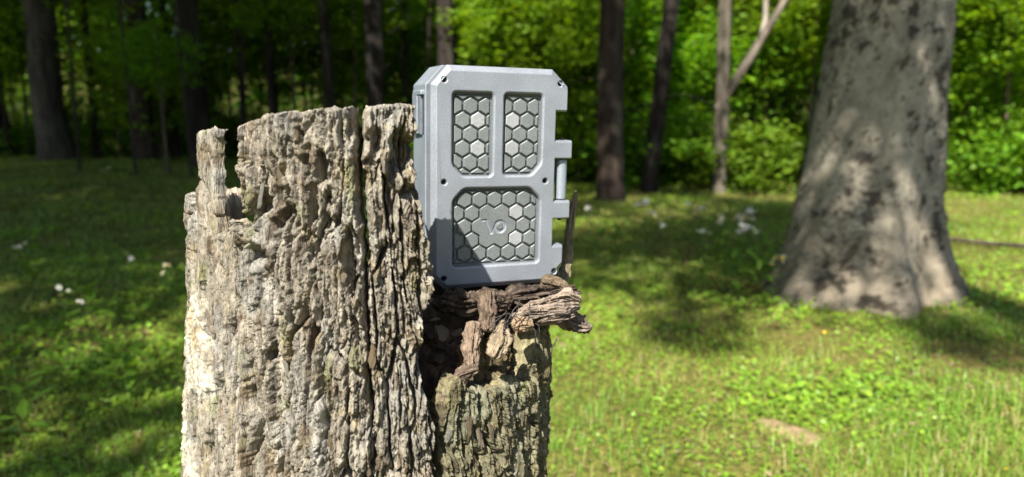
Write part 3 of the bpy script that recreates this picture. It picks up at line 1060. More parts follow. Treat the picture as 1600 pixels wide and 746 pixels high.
bm = bmesh.new()
fill(bm, ring_in, [], YT)
band(bm, ring_in, YT, offset(ring_in, -1.0), YT + 1.42)
finish('emblem_disc', bm, M['tile'], pb)

for x, z in screws:
    bm = bmesh.new()
    fill(bm, circle(x, z, 2.55, 16), [circle(x, z, 1.3, 6)], 2.6)
    band(bm, circle(x, z, 2.55, 16), 2.6, circle(x, z, 2.55, 16), 8)
    band(bm, circle(x, z, 1.3, 6), 2.6, circle(x, z, 1.3, 6), 4.6)
    fill(bm, circle(x, z, 1.3, 6), [], 4.6)
    finish('screw', bm, M['screw'], case)

# body behind the lid
BXR = 93.0
body = ccw([(LX - .6, TZ - 19), (LX + 17, TZ + .6), (BXR - 12, TZ + .6), (BXR, TZ - 12), (BXR, BZ + 12), (BXR - 12, BZ - .0), (LX + 15, BZ - .0), (LX - .6, BZ + 15)])
bm = bmesh.new()
band(bm, offset(body, 1.2), DEP + .1, body, DEP + 1.3)
band(bm, body, DEP + 1.3, body, 74)
band(bm, body, 74, offset(body, 6), 80)
fill(bm, offset(body, 6), [], 80, True)
fill(bm, offset(body, 1.2), [], DEP + .1)
finish('body', bm, M['side'], case, .6, 2)
# hinge barrel between the knuckles
bm = bmesh.new()
bmesh.ops.create_cone(bm, cap_ends=True, segments=28, radius1=6.2 * MM, radius2=6.2 * MM, depth=43 * MM,
                      matrix=Matrix.Translation((106.0 * MM, 11 * MM, -76.5 * MM)))
finish('hinge_barrel', bm, M['side'], case, 1.2, 3)
bm = bmesh.new()
for z in (-56, -97.0):
    pass
bmesh.ops.create_cone(bm, cap_ends=True, segments=14, radius1=2.2 * MM, radius2=2.2 * MM, depth=90 * MM,
                      matrix=Matrix.Translation((106.0 * MM, 11 * MM, -76.5 * MM)))
finish('hinge_pin', bm, M['screw'], case)
bm = bmesh.new()
bmesh.ops.create_cube(bm, size=1, matrix=Matrix.Translation((96 * MM, 32 * MM, -76.5 * MM)) @ Matrix.Diagonal((14 * MM, 18 * MM, 42 * MM, 1)))
finish('hinge_gap_shade', bm, M['dark'], case)  # dark block added for the shaded gap behind the barrel
# latch on the left side: frame, bar with grip ridges, slot


def boxbm(bm, x0, x1, y0, y1, z0, z1):
    bmesh.ops.create_cube(bm, size=1, matrix=Matrix.Translation(((x0 + x1) / 2 * MM, (y0 + y1) / 2 * MM, (z0 + z1) / 2 * MM)) @ Matrix.Diagonal((abs(x1 - x0) * MM, abs(y1 - y0) * MM, abs(z1 - z0) * MM, 1)))


bm = bmesh.new()
boxbm(bm, LX - 4.5, LX + 2, 27, 62, 10, 15)
boxbm(bm, LX - 4.5, LX + 2, 44, 62, -30, 10)
la = finish('latch', bm, M['side'], case, 1.2, 2)
bm = bmesh.new()
for k in range(22):
    boxbm(bm, LX - 3.6, LX + 1, 33, 43.5, -29 + k * 1.75, -29 + k * 1.75 + 1.1)
boxbm(bm, LX - 2.9, LX + 1, 33, 43.5, -30, 9.8)
finish('grip', bm, M['side'], la)
bm = bmesh.new()
boxbm(bm, LX - .9, LX + 1, 27.4, 32.8, -30, 9.6)
finish('slot_shade', bm, M['dark'], la)  # solid dark strip painted in for the shade of the opening


# ------------------------------------------------------------------ leaves
def leaf_quads(P, N, D, L, Wd, fold=.25):
    """folded diamond leaves: P base, D direction, N up-normal, L length, Wd width -> V,F (two tris each)"""
    Sd = np.cross(D, N); Sd /= np.linalg.norm(Sd, axis=1)[:, None] + 1e-9
    mid = P + D * (L * .45)[:, None]
    a = P
    b = mid + Sd * (Wd * .5)[:, None] + N * (Wd * fold)[:, None]
    c = P + D * L[:, None]
    d = mid - Sd * (Wd * .5)[:, None] + N * (Wd * fold)[:, None]
    V = np.stack([a, b, c, d], 1).reshape(-1, 3)
    k = np.arange(len(P))[:, None] * 4
    Fq = np.concatenate([k + np.array([[0, 1, 2]]), k + np.array([[0, 2, 3]])], 1).reshape(-1, 3)
    return V, Fq


def rand_dir(n, g, flat=.5):
    v = g.normal(size=(n, 3)); v[:, 2] *= flat
    return v / np.linalg.norm(v, axis=1)[:, None]


def crown_mesh(name, ncl, nper, size, spread, leaf, seed, green=(.055, .135, .014), flat=.5):
    """leaf clumps through an ellipsoid of half-axes `size`"""
    g = np.random.default_rng(seed)
    c = rand_dir(ncl, g, 1.0) * (g.random((ncl, 1)) ** .45) * np.array(size)
    n = ncl * nper
    ctr = np.repeat(c, nper, 0)
    ln = spread * (.5 + g.random((ncl, 1)))
    P = ctr + g.normal(size=(n, 3)) * np.repeat(ln, nper, 0) * np.array([1, 1, .42])
    N = rand_dir(n, g, 1.0) * .75 + np.array([0, 0, 1.0]); N /= np.linalg.norm(N, axis=1)[:, None]
    D = rand_dir(n, g, .35)
    D = D - N * (D * N).sum(1)[:, None]; D /= np.linalg.norm(D, axis=1)[:, None]
    L = leaf * (.6 + .8 * g.random(n))
    V, Fq = leaf_quads(P, N, D, L, L * (.5 + .25 * g.random(n)), .12)
    tint = np.repeat(np.repeat(.75 + .55 * g.random((ncl, 1)), nper, 0) * (.8 + .4 * g.random((n, 1))), 4, 0)
    yel = np.repeat(g.random((n, 1)), 4, 0)
    C = np.array(green) * tint * (1 + yel * np.array([.55, .15, -.2]))
    me = np_mesh(name, V, Fq, C, False)
    me.materials.append(M['leaf'])
    return me


CROWN = [crown_mesh('crown', 190, 42, (2.7, 2.7, 2.3), .34, .16, 100 + k) for k in range(3)]
THIN = [crown_mesh('crown', 105, 42, (2.7, 2.7, 2.3), .34, .16, 150 + k) for k in range(2)]
YOUNG = [crown_mesh('crown', 120, 34, (1.25, 1.25, 1.25), .18, .105, 200 + k, (.115, .265, .018)) for k in range(5)]
BUSH = [crown_mesh('foliage', 60, 34, (.62, .62, .45), .12, .08, 300 + k, (.10, .235, .018)) for k in range(4)]


def trunk_mesh(path, rad, seed, tone, n=14, per=5, flare=.35, furrow=.10):
    path = np.asarray(path, float)
    m = max(12, int(len(path) * 8))
    u = np.linspace(0, 1, m); k = np.linspace(0, 1, len(path))
    P = np.stack([np.interp(u, k, path[:, i]) for i in range(3)], 1)
    # smooth
    for _ in range(4):
        P[1:-1] = (P[:-2] + 2 * P[1:-1] + P[2:]) / 4
    rr = np.interp(u, np.linspace(0, 1, len(rad)), rad)
    h0 = P[:, 2] - P[0, 2]
    rr = rr * (1 + flare * np.exp(-np.maximum(h0, 0) / (rr[0] * 1.6 + .05)))
    n = 22
    V, Fq = tube(P, rr, n, seed, furrow)
    ang = np.tile(np.linspace(0, 2 * np.pi, n, endpoint=False), m)
    zz = np.repeat(P[:, 2], n)
    nn = fbm(np.cos(ang) * 1.6 + seed, np.sin(ang) * 1.6, zz * .9 + seed, 4)
    C = np.array(tone) * (1 + .55 * nn[:, None]) 
    li = sstep(.25, .55, fbm(np.cos(ang) * 1.1 + seed * 3, np.sin(ang) * 1.1, zz * 1.4, 3))[:, None]
    C = C * (1 - .3 * li) + np.array([.13, .13, .105]) * .3 * li
    return V, Fq, np.clip(C, .01, .6)


def tree(name, label, base, rad, lean=(0, 0), height=9.0, tone=(.075, .06, .045), crown=True, seed=0, cz=None, cs=1.0, group=None, limbs=(), top=.5, cmesh=None, wob=.12, ncrown=2, twigs=0):
    """tapered trunk from `base`; lean = x,y shift per metre of height"""
    b = Vector(base)
    t = empty(name, b)
    tag(t, label, 'tree', group)
    g = np.random.default_rng(900 + seed)
    npt = 9
    hs = np.linspace(-.15, height, npt)
    pth = [(lean[0] * h + (0 if h <= 0 else wob * rad * 6 * g.normal() * .4), lean[1] * h + (0 if h <= 0 else wob * rad * 6 * g.normal() * .4), h) for h in hs]
    V, Fq, C = trunk_mesh(pth, [rad, rad * .92, rad * (1 + top) / 2, rad * top], seed, tone)
    link('trunk', np_mesh('trunk', V, Fq, C), M['trunk'], t)
    for lb in limbs:        # [(points), r0, r1, tone]
        pts = np.array(lb[0], float) - np.array(b)
        V, Fq, C = trunk_mesh(pts, [lb[1], lb[2]], seed + 5, lb[3] if len(lb) > 3 else tone, flare=0)
        link('limb', np_mesh('limb', V, Fq, C), M['trunk'], t)
    for k in range(twigs):
        h = g.uniform(.9, 4.2); a = g.random() * 6.283; ll = g.uniform(.35, 1.1)
        p0 = np.array([lean[0] * h, lean[1] * h, h]); dd = np.array([math.cos(a), math.sin(a), g.uniform(-.1, .7)])
        V, Fq = tube([p0, p0 + dd * ll * .4 + [0, 0, .04], p0 + dd * ll * .75 + g.normal(size=3) * .06, p0 + dd * ll + g.normal(size=3) * .1], [.016, .011, .007, .003], 6)
        link('branch', np_mesh('branch', V, Fq, np.tile(np.array([tone]), (len(V), 1))), M['trunk'], t)
    if crown:
        zc = cz if cz is not None else height
        for k in range(ncrown):
            o = link('crown', (cmesh or CROWN)[(seed + k) % len(cmesh or CROWN)], None, t)
            a = g.random() * 6.28
            o.location = (lean[0] * zc + (k - .5) * 1.3 * cs * math.cos(a), lean[1] * zc + (k - .5) * 1.3 * cs * math.sin(a), zc + (k - .5) * 2.2 * cs)
            o.rotation_euler = (0, 0, g.random() * 6.28)
            o.scale = (cs, cs, cs * (.8 + .3 * g.random()))
    return t


def base_at(px, Y):
    x = (px - 800) / F_PX * Y
    return (x, Y, float(gz(x, Y)))


def zone(x, y):
    p = 800 + F_PX * x / y
    if p < 290: return 'left of the stump'
    if p < 650: return 'behind the stump'
    if p < 900: return 'behind the case'
    if p < 1240: return 'between the case and the large tree'
    if p < 1470: return 'behind the large tree'
    return 'right of the large tree'


DK = (.022, .018, .015)
BR = (.036, .027, .021)
GR = (.055, .05, .042)
spec_trees = [
    # px, Y, radius, lean, tone, label
    (95, 13.5, .27, (-.045, 0), GR, 'grey barked forest tree leaning left, second from the left edge'),
    (8, 14.0, .22, (0, 0), DK, 'dark forest trunk at the far left edge'),
    (230, 13.2, .19, (.0, 0), BR, 'reddish brown forest trunk between the leaning grey one and the black one'),
    (317, 12.0, .175, (-.004, 0), DK, 'straight dark trunk rising behind the narrow strip of the stump'),
    (278, 13.6, .075, (-.01, 0), DK, 'thin dark trunk just left of the one behind the stump strip'),
    (433, 12.6, .07, (0, 0), DK, 'thin trunk behind the left middle of the stump'),
    (524, 11.6, .085, (-.045, 0), DK, 'slim forest tree bending left, behind the middle of the stump'),
    (593, 11.5, .15, (0, 0), DK, 'dark straight trunk behind the right part of the stump'),
    (697, 11.0, .14, (0, 0), DK, 'dark trunk showing just above the top of the grey case'),
    (955, 8.6, .155, (.0, 0), BR, 'brown forest trunk first to the right of the grey case'),
    (1013, 9.4, .105, (.085, 0), DK, 'dark forest tree leaning right, second to the right of the grey case'),
    (1215, 12.5, .06, (-.01, 0), GR, 'thin pale trunk left of the large grey tree'),
    (1533, 11.2, .09, (.03, 0), BR, 'brown trunk in the woods right of the large grey tree'),
    (640, 13.0, .055, (.0, 0), DK, 'thin far trunk left of the grey case'),
    (790, 12.5, .055, (.01, 0), DK, 'thin far trunk above the grey case'),
    (1170, 11.5, .05, (.0, 0), DK, 'thin far trunk behind the forked tree'),
    (155, 14.0, .07, (.01, 0), DK, 'thin far trunk between the leaning grey tree and the reddish one'),
    (385, 13.0, .055, (.0, 0), DK, 'thin far trunk right of the one behind the stump strip'),
    (880, 11.0, .05, (.01, 0), DK, 'thin far trunk between the case and the brown trunk'),
    (1590, 11.5, .10, (.0, 0), DK, 'dark far trunk at the right edge'),
]
for i, (px, Y, r, ln, tone, lab) in enumerate(spec_trees):
    tree('forest_tree', lab, base_at(px, Y), r, ln, 11.0 if px < 330 else 14.0, tone, True, i, cz=(8.5 if px < 330 else 13.0) + (i % 3), cs=.85 + .1 * (i % 3), group='trees of the wood', ncrown=2 if px < 330 else 1, twigs=5, cmesh=CROWN if px < 330 else THIN)
# the forked tree; its limbs are coloured paler to hold the sunlight
fb = base_at(1124, 9.2)
Yf = 9.2
tree('forked_tree', 'slim forked tree with a pale sunlit limb, left of the large grey tree', fb, .085, (-.012, 0), 13.0, (.10, .085, .065), True, 31, cz=13.0,
     limbs=[([at(1122, 170, Yf), at(1140, 140, Yf - .1), at(1170, 95, Yf - .25), at(1190, 60, Yf - .3), at(1215, 20, Yf - .4), at(1250, -40, Yf - .5)], .062, .04, (.15, .125, .10)),
            ([at(1188, 66, Yf - .3), at(1196, 30, Yf - .2), at(1198, -30, Yf - .2)], .035, .03, (.24, .21, .17))], wob=.05)

# trees that only close the view between the named ones
g = np.random.default_rng(41)
lab_far = 'far slim trunk deep in the wood, half hidden by leaves'
for i in range(26):
    Y = g.uniform(19, 34); px = g.uniform(-150, 1750)
    tree('far_tree', 'far slim trunk half hidden by leaves, %s' % zone(px - 800, F_PX), base_at(px, Y), g.uniform(.07, .16), (g.normal() * .02, 0), 12.0, DK, True, 50 + i, cz=9 + g.random() * 3, cs=1.0, group='far trees %s' % zone(px - 800, F_PX), ncrown=1, cmesh=THIN)

# young trees and bushes of the understorey
young_tr = bpy.data.meshes.new('stem')
V, Fq, C = trunk_mesh([(0, 0, -.1), (.02, 0, .8), (-.03, .02, 1.8), (.0, 0, 2.8)], [.03, .022, .01], 3, (.09, .07, .05), flare=.1)
young_tr = np_mesh('stem', V, Fq, C); young_tr.materials.append(M['trunk'])
lab_y = 'young understorey tree with bright green leaves among the trunks'
lab_b = 'low leafy bush at the edge of the wood'


def sapling(x, y, zc, s, i):
    t = empty('young_tree', (x, y, float(gz(x, y))), i * 1.7)
    z_ = zone(x, y); d_ = 'front' if y < 14 else ('middle' if y < 19 else 'deep')
    tag(t, 'leafy young tree, %s wood, %s' % (d_, z_), 'tree', 'young leafy trees %s, %s' % (z_, d_))
    o = link('trunk', young_tr, None, t); o.scale = (1, 1, zc / 2.2)
    o = link('crown', YOUNG[i % len(YOUNG)], None, t); o.location = (0, 0, zc); o.scale = (s, s, s * (.75 + .4 * ((i * 7) % 5) / 5))


i = 0
for Y0, Y1, n in ((10.5, 13.5, 30), (13.5, 18, 48), (18, 26, 62)):
    for k in range(n):
        Y = g.uniform(Y0, Y1)
        px = -200 + 2000 * (k + g.random()) / n
        if px < 760: Y = max(Y, 12.8) + 1.2
        x = (px - 800) / F_PX * Y
        sapling(x, Y, g.uniform(1.3, 2.2 + Y * .14), g.uniform(.8, 1.35), i); i += 1

for px, Y, zc, s_ in ((262, 10.8, 1.75, .55), (840, 10.2, 2.2, .9), (905, 10.6, 1.2, .8), (1075, 10.4, 1.6, .8), (1190, 10.8, 1.9, .8), (1260, 10.2, 2.4, .9),
                      (980, 11.0, 2.6, .9), (1140, 11.2, 2.9, .9), (1560, 9.6, 2.3, .9), (1500, 10.4, 1.3, .8), (560, 12.4, 2.6, .8), (465, 12.6, 2.8, .8)):
    sapling((px - 800) / F_PX * Y, Y, zc, s_, i); i += 1

for k in range(34):
    Y = g.uniform(10.2, 15) + (2.0 if k % 2 else 0); px = 20 + 1560 * ((k * 0.618) % 1)
    x = (px - 800) / F_PX * Y
    t = empty('thin_tree', (x, Y, float(gz(x, Y))))
    tag(t, 'thin dark young trunk in the wood, %s' % zone(x, Y), 'tree', 'thin young trunks %s' % zone(x, Y))
    ln_ = g.normal() * .03; r_ = g.uniform(.018, .04)
    V, Fq, C = trunk_mesh([(0, 0, -.1), (ln_ * 2, .05, 2), (ln_ * 4 + g.normal() * .08, 0, 4), (ln_ * 7, 0, 7)], [r_, r_ * .8, r_ * .4], 60 + k, (.04, .032, .025), flare=.1)
    link('trunk', np_mesh('trunk', V, Fq, C), M['trunk'], t)
    o = link('crown', YOUNG[k % 5], None, t); o.location = (ln_ * 6, 0, 6.6); o.scale = (.5, .5, .5)


def bush(x, y, s, i):
    t = empty('leafy_bush', (x, y, float(gz(x, y))), i * 2.1)
    tag(t, 'low leafy bush at the edge of the wood, %s' % zone(x, y), 'bush', 'low bushes %s' % zone(x, y))
    o = link('foliage', BUSH[i % 4], None, t); o.location = (0, 0, .38 * s); o.scale = (s, s, s)
    o = link('stem', young_tr, None, t); o.scale = (.4, .4, .22 * s)


for k in range(64):
    px = -150 + 1900 * (k + g.random()) / 64
    Y = g.uniform(9.3, 12.5) + (4.5 if px < 620 else 0)
    bush((px - 800) / F_PX * Y, Y, g.uniform(.7, 1.5), k)

# the wood beyond, one mass of leaves
gq = np.random.default_rng(77)
n = 110000
Yw = gq.uniform(27, 46, n); Xw = gq.uniform(-1, 1, n) * (Yw * .95 + 3)
Zw = gq.uniform(0, 1, n) ** .8 * 15 + gz(Xw, Yw)
keep = fbm(Xw * .5, Zw * .5, Yw * .4, 3) > -.12
Pw = np.stack([Xw, Yw, Zw], 1)[keep]; n = len(Pw)
Nw = rand_dir(n, gq, 1.0) * .9 + np.array([0, 0, 1.0]); Nw /= np.linalg.norm(Nw, axis=1)[:, None]
Dw = rand_dir(n, gq, .4); Dw -= Nw * (Dw * Nw).sum(1)[:, None]; Dw /= np.linalg.norm(Dw, axis=1)[:, None]
Lw = .34 * (.6 + .8 * gq.random(n))
V, Fq = leaf_quads(Pw, Nw, Dw, Lw, Lw * .6, .1)
C = np.array([.14, .32, .024]) * np.repeat(.6 + .8 * gq.random((n, 1)), 4, 0)
fw = link('far_woods', np_mesh('far_woods', V, Fq, C, False), M['leaf'])
tag(fw, 'mass of green leaves filling the wood beyond the trunks', 'woods', kind='stuff')

# trees beside and behind the viewer whose crowns shade the left of the clearing
for i, (x, y, cz, cs, lab) in enumerate([
        (-6.0, -4.8, 8.0, .9, 'tall shade tree behind the viewer on the left, outside the picture'),
        (-6.1, -1.0, 8.2, 1.0, 'tall shade tree left of the viewer, nearest the stump, outside the picture'),
        (-6.7, 3.0, 8.2, 1.0, 'tall shade tree left of the clearing, middle one, outside the picture'),
        (-10.2, -2.6, 8.4, 1.1, 'tall shade tree far left behind the viewer, outside the picture'),
        (-10.4, 1.8, 8.4, 1.1, 'tall shade tree far left of the viewer, outside the picture'),
        (-10.9, 6.3, 8.4, 1.1, 'tall shade tree left of the clearing, farthest one, outside the picture'),
        ]):
    tree('shade_tree', lab, (x, y, float(gz(x, y))), .2, (0, 0), cz, DK, True, 80 + i, cz=cz, cs=cs, group='shade trees beside the viewer', ncrown=1 if i == 0 else 2)
tree('shade_tree', 'tall shade tree beside the left edge of the wood, upright, outside the picture', (-8.3, 7.2, float(gz(-8.3, 7.2))), .2, (0, 0), 8.2, DK, True, 95, cz=8.2, cs=1.15, group='shade trees beside the viewer')
tree('shade_tree', 'tall shade tree beside the left edge of the wood, leaning right, outside the picture', (-8.7, 6.6, float(gz(-8.7, 6.6))), .17, (.4, .06), 8.4, DK, True, 96, cz=8.4, cs=1.05, group='shade trees beside the viewer')
tree('shade_tree', 'tall shade tree right of the viewer leaning over the clearing, outside the picture', (3.4, -2.2, 0), .2, (-.4625, .11), 8.0, DK, True, 91, cz=8.0, cs=.56, group='shade trees beside the viewer')

st = [o for o in bpy.data.objects if o.name.startswith('shade_tree')][-1]
for dx, dy, dz, sc_ in ((-4.97, -1.95, 8.0, .24), (-3.67, -2.1, 8.0, .30), (-2.87, 1.74, 8.2, .75), (-5.3, .3, 8.0, .6), (-4.2, 4.7, 8.2, 1.1), (-5.2, 2.4, 8.3, .6)):
    o = link('crown', YOUNG[int(dz * 10) % 5], None, st); o.location = (dx, dy, dz); o.scale = (sc_,) * 3
    V, Fq = tube([(-3.3, .5, 7.2), ((dx - 3.3) / 2, (dy + .5) / 2, 7.4), (dx, dy, dz)], [.04, .03, .015], 6)
    link('limb', np_mesh('limb', V, Fq, np.tile(np.array([DK]), (len(V), 1))), M['trunk'], st)

# ------------------------------------------------------------------ the large grey tree
TB = at(1345, 455, 4.15)
bt = empty('large_tree', (TB.x, TB.y, float(gz(TB.x, TB.y))))
tag(bt, 'large smooth grey tree with dark warty patches and flared roots, right of the stump', 'tree')
n, m = 220, 300
ang = np.linspace(0, 2 * np.pi, n, endpoint=False)[None]
hh = np.concatenate([np.linspace(-.12, 2.6, m - 20), np.linspace(2.7, 12, 20)])[:, None]
cx_ = .10 * hh * (hh < 20) - .02
cxs = np.interp(hh, [-.1, 0, .5, 1.0, 2.0, 3.0, 9], [-.02, -.02, -.005, .02, .075, .14, .5])
cys = .02 * hh
r0 = np.interp(hh, [-.12, 0, .12, .3, .55, .9, 1.6, 2.6, 9], [.60, .55, .485, .425, .38, .35, .312, .29, .24])
fl = np.exp(-np.maximum(hh, 0) / .30)
# root ridges: angle 0 = +x, -90deg faces the viewer
roots = [(-97, .21, 14), (-45, .12, 16), (-150, .20, 20), (-18, .15, 18), (-122, .10, 12), (170, .1, 22), (100, .12, 25), (45, .1, 20)]
lob = 0
for (a, s_, w_) in roots:
    d = (ang - R(a) + np.pi) % (2 * np.pi) - np.pi
    lob = lob + s_ * np.exp(-(d / R(w_)) ** 2)
long_ = .030 * np.exp(-((((ang - R(-88) + np.pi) % (2 * np.pi) - np.pi)) / R(16)) ** 2) * np.exp(-np.maximum(hh, 0) / .9) \
    - .03 * np.exp(-((((ang - R(-66) + np.pi) % (2 * np.pi) - np.pi)) / R(10)) ** 2) * np.exp(-np.maximum(hh, 0) / .7)
rad_ = r0 + (lob - .10) * fl + long_ + .012 * fbm(np.cos(ang) * 2, np.sin(ang) * 2, hh * 1.3, 3)
xa, ya = np.cos(ang) * r0, np.sin(ang) * r0
hw = np.broadcast_to(hh, xa.shape)
band_ = fbm(xa / .35, ya / .35, hw / .6 + 3, 3)
low = sstep(.65, .25, hw) * .5
wart = sstep(.26, .36, fbm(xa / .075, ya / .075, hw / .085, 5, .62) + .5 * band_ - .10 + .0 * low)
wart2 = sstep(.26, .42, fbm(xa / .022 + 5, ya / .022, hw / .026, 2) + .55 * band_ - .04)
rad_ = rad_ + .010 * wart * (.6 + .6 * perlin(xa / .012, ya / .012, hw / .012)) + .004 * wart2 + .003 * fbm(xa / .03, ya / .03, hw / .04, 3)
V = np.stack([cxs + np.cos(ang) * rad_, cys + np.sin(ang) * rad_, hw], -1).reshape(-1, 3)
base_c = np.array([.24, .215, .168])[None] * (1 + .25 * fbm(xa / .2, ya / .2, hw / .35 + 9, 4).reshape(-1, 1))
pale = sstep(.1, .5, fbm(xa / .11, ya / .11, hw / .12 + 4, 4)).reshape(-1, 1)
base_c = base_c * (1 - .45 * pale) + np.array([.36, .33, .265]) * .45 * pale
brown = (sstep(.7, .05, hw + .25 * fbm(xa / .1, ya / .1, hw / .2, 3)) * .6).reshape(-1, 1)
base_c = base_c * (1 - brown) + np.array([.16, .125, .085]) * brown
wk = np.clip(wart + .6 * wart2, 0, 1).reshape(-1, 1) * .85
base_c = base_c * (1 - wk) + np.array([.03, .024, .019]) * wk
link('trunk', np_mesh('trunk', V, grid_faces(m, n, True), np.clip(base_c, .01, .7)), M['beech'], bt)
for k in range(3):
    o = link('crown', CROWN[k], None, bt); o.location = (.6 + k * .6, 1.2 - .5 * k, 11.5 + k); o.scale = (1.15,) * 3; o.rotation_euler = (0, 0, k)

# ------------------------------------------------------------------ grass and ground cover
TX, TY = TB.x, TB.y
SOA, SOB = ground_px(1172, 655), ground_px(1302, 702)


def bare(x, y):
    """1 where grass grows, 0 on bare earth"""
    ux, uy = x - (SOA.x + SOB.x) / 2, y - (SOA.y + SOB.y) / 2
    dx_, dy_ = (SOB.x - SOA.x) / 2, (SOB.y - SOA.y) / 2
    ll = math.hypot(dx_, dy_)
    al, ac = (ux * dx_ + uy * dy_) / ll, (-ux * dy_ + uy * dx_) / ll
    k = 1 - .88 * sstep(1.2, .4, np.hypot(al / ll, ac / .055) + .25 * fbm(x * 9, y * 9, 3, 2))
    d = np.hypot(x - TX, y - TY)
    k = k * sstep(.40, .56, d + .12 * fbm(x * 4, y * 4, 6, 2))
    k = k * sstep(.16, .26, np.hypot(x - SC[0], y - SC[1]))
    return k


def scatter(n, ymin, ymax, pw, gg, side=.92):
    u = gg.random(n)
    e = 2 - pw
    Y = (ymin ** e + u * (ymax ** e - ymin ** e)) ** (1 / e)
    X = gg.uniform(-1, 1, n) * (Y * side + .5)
    return X, Y


gg = np.random.default_rng(5)
X, Y = scatter(230000, 1.3, 17, 1.75, gg)
den = .55 + .8 * fbm(X * 1.1, Y * 1.1, 0, 3)
k = (gg.random(len(X)) < np.clip(den, .12, 1)) & (gg.random(len(X)) < bare(X, Y)); X, Y = X[k], Y[k]
n = len(X)
hgt = (.022 + .036 * gg.random(n) ** 1.5) * (.7 + .8 * np.clip(.5 + fbm(X * .9 + 7, Y * .9, 2, 3), 0, 1.3)) * (1 + .03 * Y)
wd = .0025 * (.7 + .7 * gg.random(n)) * (Y / 2.2) ** .55
a = gg.uniform(0, 6.283, n)
bend = .5 + 1.2 * gg.random(n)
dx, dy = np.cos(a), np.sin(a)
Z = gz(X, Y) - .004
B = np.stack([X, Y, Z], 1)
D = np.stack([dx, dy, 0 * dx], 1); S = np.stack([-dy, dx, 0 * dx], 1)
U = np.array([0, 0, 1.0])
p1 = B + U * (hgt * .55)[:, None] + D * (hgt * bend * .18)[:, None]
p2 = B + U * (hgt * (1 - .22 * bend))[:, None] + D * (hgt * bend * .62)[:, None]
w_ = (S * wd[:, None])
V = np.stack([B - w_ * .5, B + w_ * .5, p1 + w_ * .45, p1 - w_ * .45, p2], 1).reshape(-1, 3)
kk = np.arange(n)[:, None] * 5
Ft = np.concatenate([kk + np.array([[0, 1, 2]]), kk + np.array([[0, 2, 3]]), kk + np.array([[3, 2, 4]])], 1).reshape(-1, 3)
tn = gg.random((n, 1))
C = np.array([.225, .37, .045]) * (.65 + .7 * tn) * (1 + .35 * fbm(X * .7, Y * .7, 9, 2)[:, None] * np.array([1.2, .4, 0]))
dry = (gg.random((n, 1)) < .18 + .3 * sstep(.0, .6, fbm(X * 1.7, Y * 1.7, 12, 3))[:, None])
C = np.where(dry, np.array([.40, .36, .13]), C)
go = link('grass', np_mesh('grass', V, Ft, np.repeat(np.clip(C, .005, .6), 5, 0), False), M['grass'])
tag(go, 'sunlit short grass and clover covering the clearing', 'grass', kind='stuff')

# broad little leaves (clover, violets, ground ivy)
X, Y = scatter(170000, 1.3, 14, 1.9, gg)
den = .42 + 1.1 * fbm(X * 1.3 + 20, Y * 1.3, 4, 3) + .4 * sstep(.2, -.6, X)
k = (gg.random(len(X)) < np.clip(den, .06, 1)) & (gg.random(len(X)) < bare(X, Y)); X, Y = X[k], Y[k]
n = len(X)
big = np.clip(.5 + fbm(X * 1.2 + 3, Y * 1.2, 8, 2), .2, 1.2)
L = (.008 + .016 * gg.random(n) ** 1.4) * (.6 + .7 * big) * (Y / 2.4) ** .3
P = np.stack([X, Y, gz(X, Y) + .008 + .036 * gg.random(n) * big], 1)
N = rand_dir(n, gg, 1.0) * .42 + np.array([-.05, -.25, 1.0]); N /= np.linalg.norm(N, axis=1)[:, None]
D = rand_dir(n, gg, .3); D -= N * (D * N).sum(1)[:, None]; D /= np.linalg.norm(D, axis=1)[:, None]
Sd = np.cross(D, N)
Wd = L * (.75 + .3 * gg.random(n))
fo = N * (Wd * .10)[:, None]
V = np.stack([P, P + D * (L * .3)[:, None] + Sd * (Wd * .48)[:, None] + fo, P + D * (L * .72)[:, None] + Sd * (Wd * .38)[:, None] + fo, P + D * L[:, None],
              P + D * (L * .72)[:, None] - Sd * (Wd * .38)[:, None] + fo, P + D * (L * .3)[:, None] - Sd * (Wd * .48)[:, None] + fo], 1).reshape(-1, 3)
kk = np.arange(n)[:, None] * 6
Ft = np.concatenate([kk + np.array([[0, 1, 2, 3]]), kk + np.array([[0, 3, 4, 5]])], 1).reshape(-1, 4)
C = np.array([.145, .30, .03]) * (.6 + .8 * gg.random((n, 1))) * (1 + gg.random((n, 1)) * np.array([.7, .2, 0]))
co = link('ground_cover', np_mesh('ground_cover', V, Ft, np.repeat(C, 6, 0), False), M['grass'])
tag(co, 'small round leaved weeds growing through the grass', 'weeds', kind='stuff')

# bare earth shows as a patch of soil
ns = 40
sa_ = np.linspace(0, 2 * np.pi, ns, endpoint=False)
rings = []
SA, SB = ground_px(1172, 655), ground_px(1302, 702)
sdir = np.array([SB.x - SA.x, SB.y - SA.y]) / 2; slen = np.linalg.norm(sdir); sdir /= slen
for q in np.linspace(0.02, 1, 9):
    rx_ = slen * q * (1 + .15 * perlin(np.cos(sa_) * 1.5, np.sin(sa_) * 1.5, 2)); ry_ = .055 * q * (1 + .6 * perlin(np.cos(sa_) * 2.5, np.sin(sa_) * 2.5, 5)) * (1 + .35 * np.cos(sa_))
    X_ = (SA.x + SB.x) / 2 + np.cos(sa_) * rx_ * sdir[0] - np.sin(sa_) * ry_ * sdir[1]
    Y_ = (SA.y + SB.y) / 2 + np.cos(sa_) * rx_ * sdir[1] + np.sin(sa_) * ry_ * sdir[0]
    rings.append(np.stack([X_, Y_, gz(X_, Y_) + .006 * (1 - q ** 2) + .006 * fbm(X_ * 30, Y_ * 30, 0, 3) + (.010 if q < .8 else -.012)], 1))
V = np.concatenate(rings)
C = np.array([.25, .185, .10]) * (1 + .25 * fbm(V[:, 0] * 25, V[:, 1] * 25, 1, 3))[:, None]
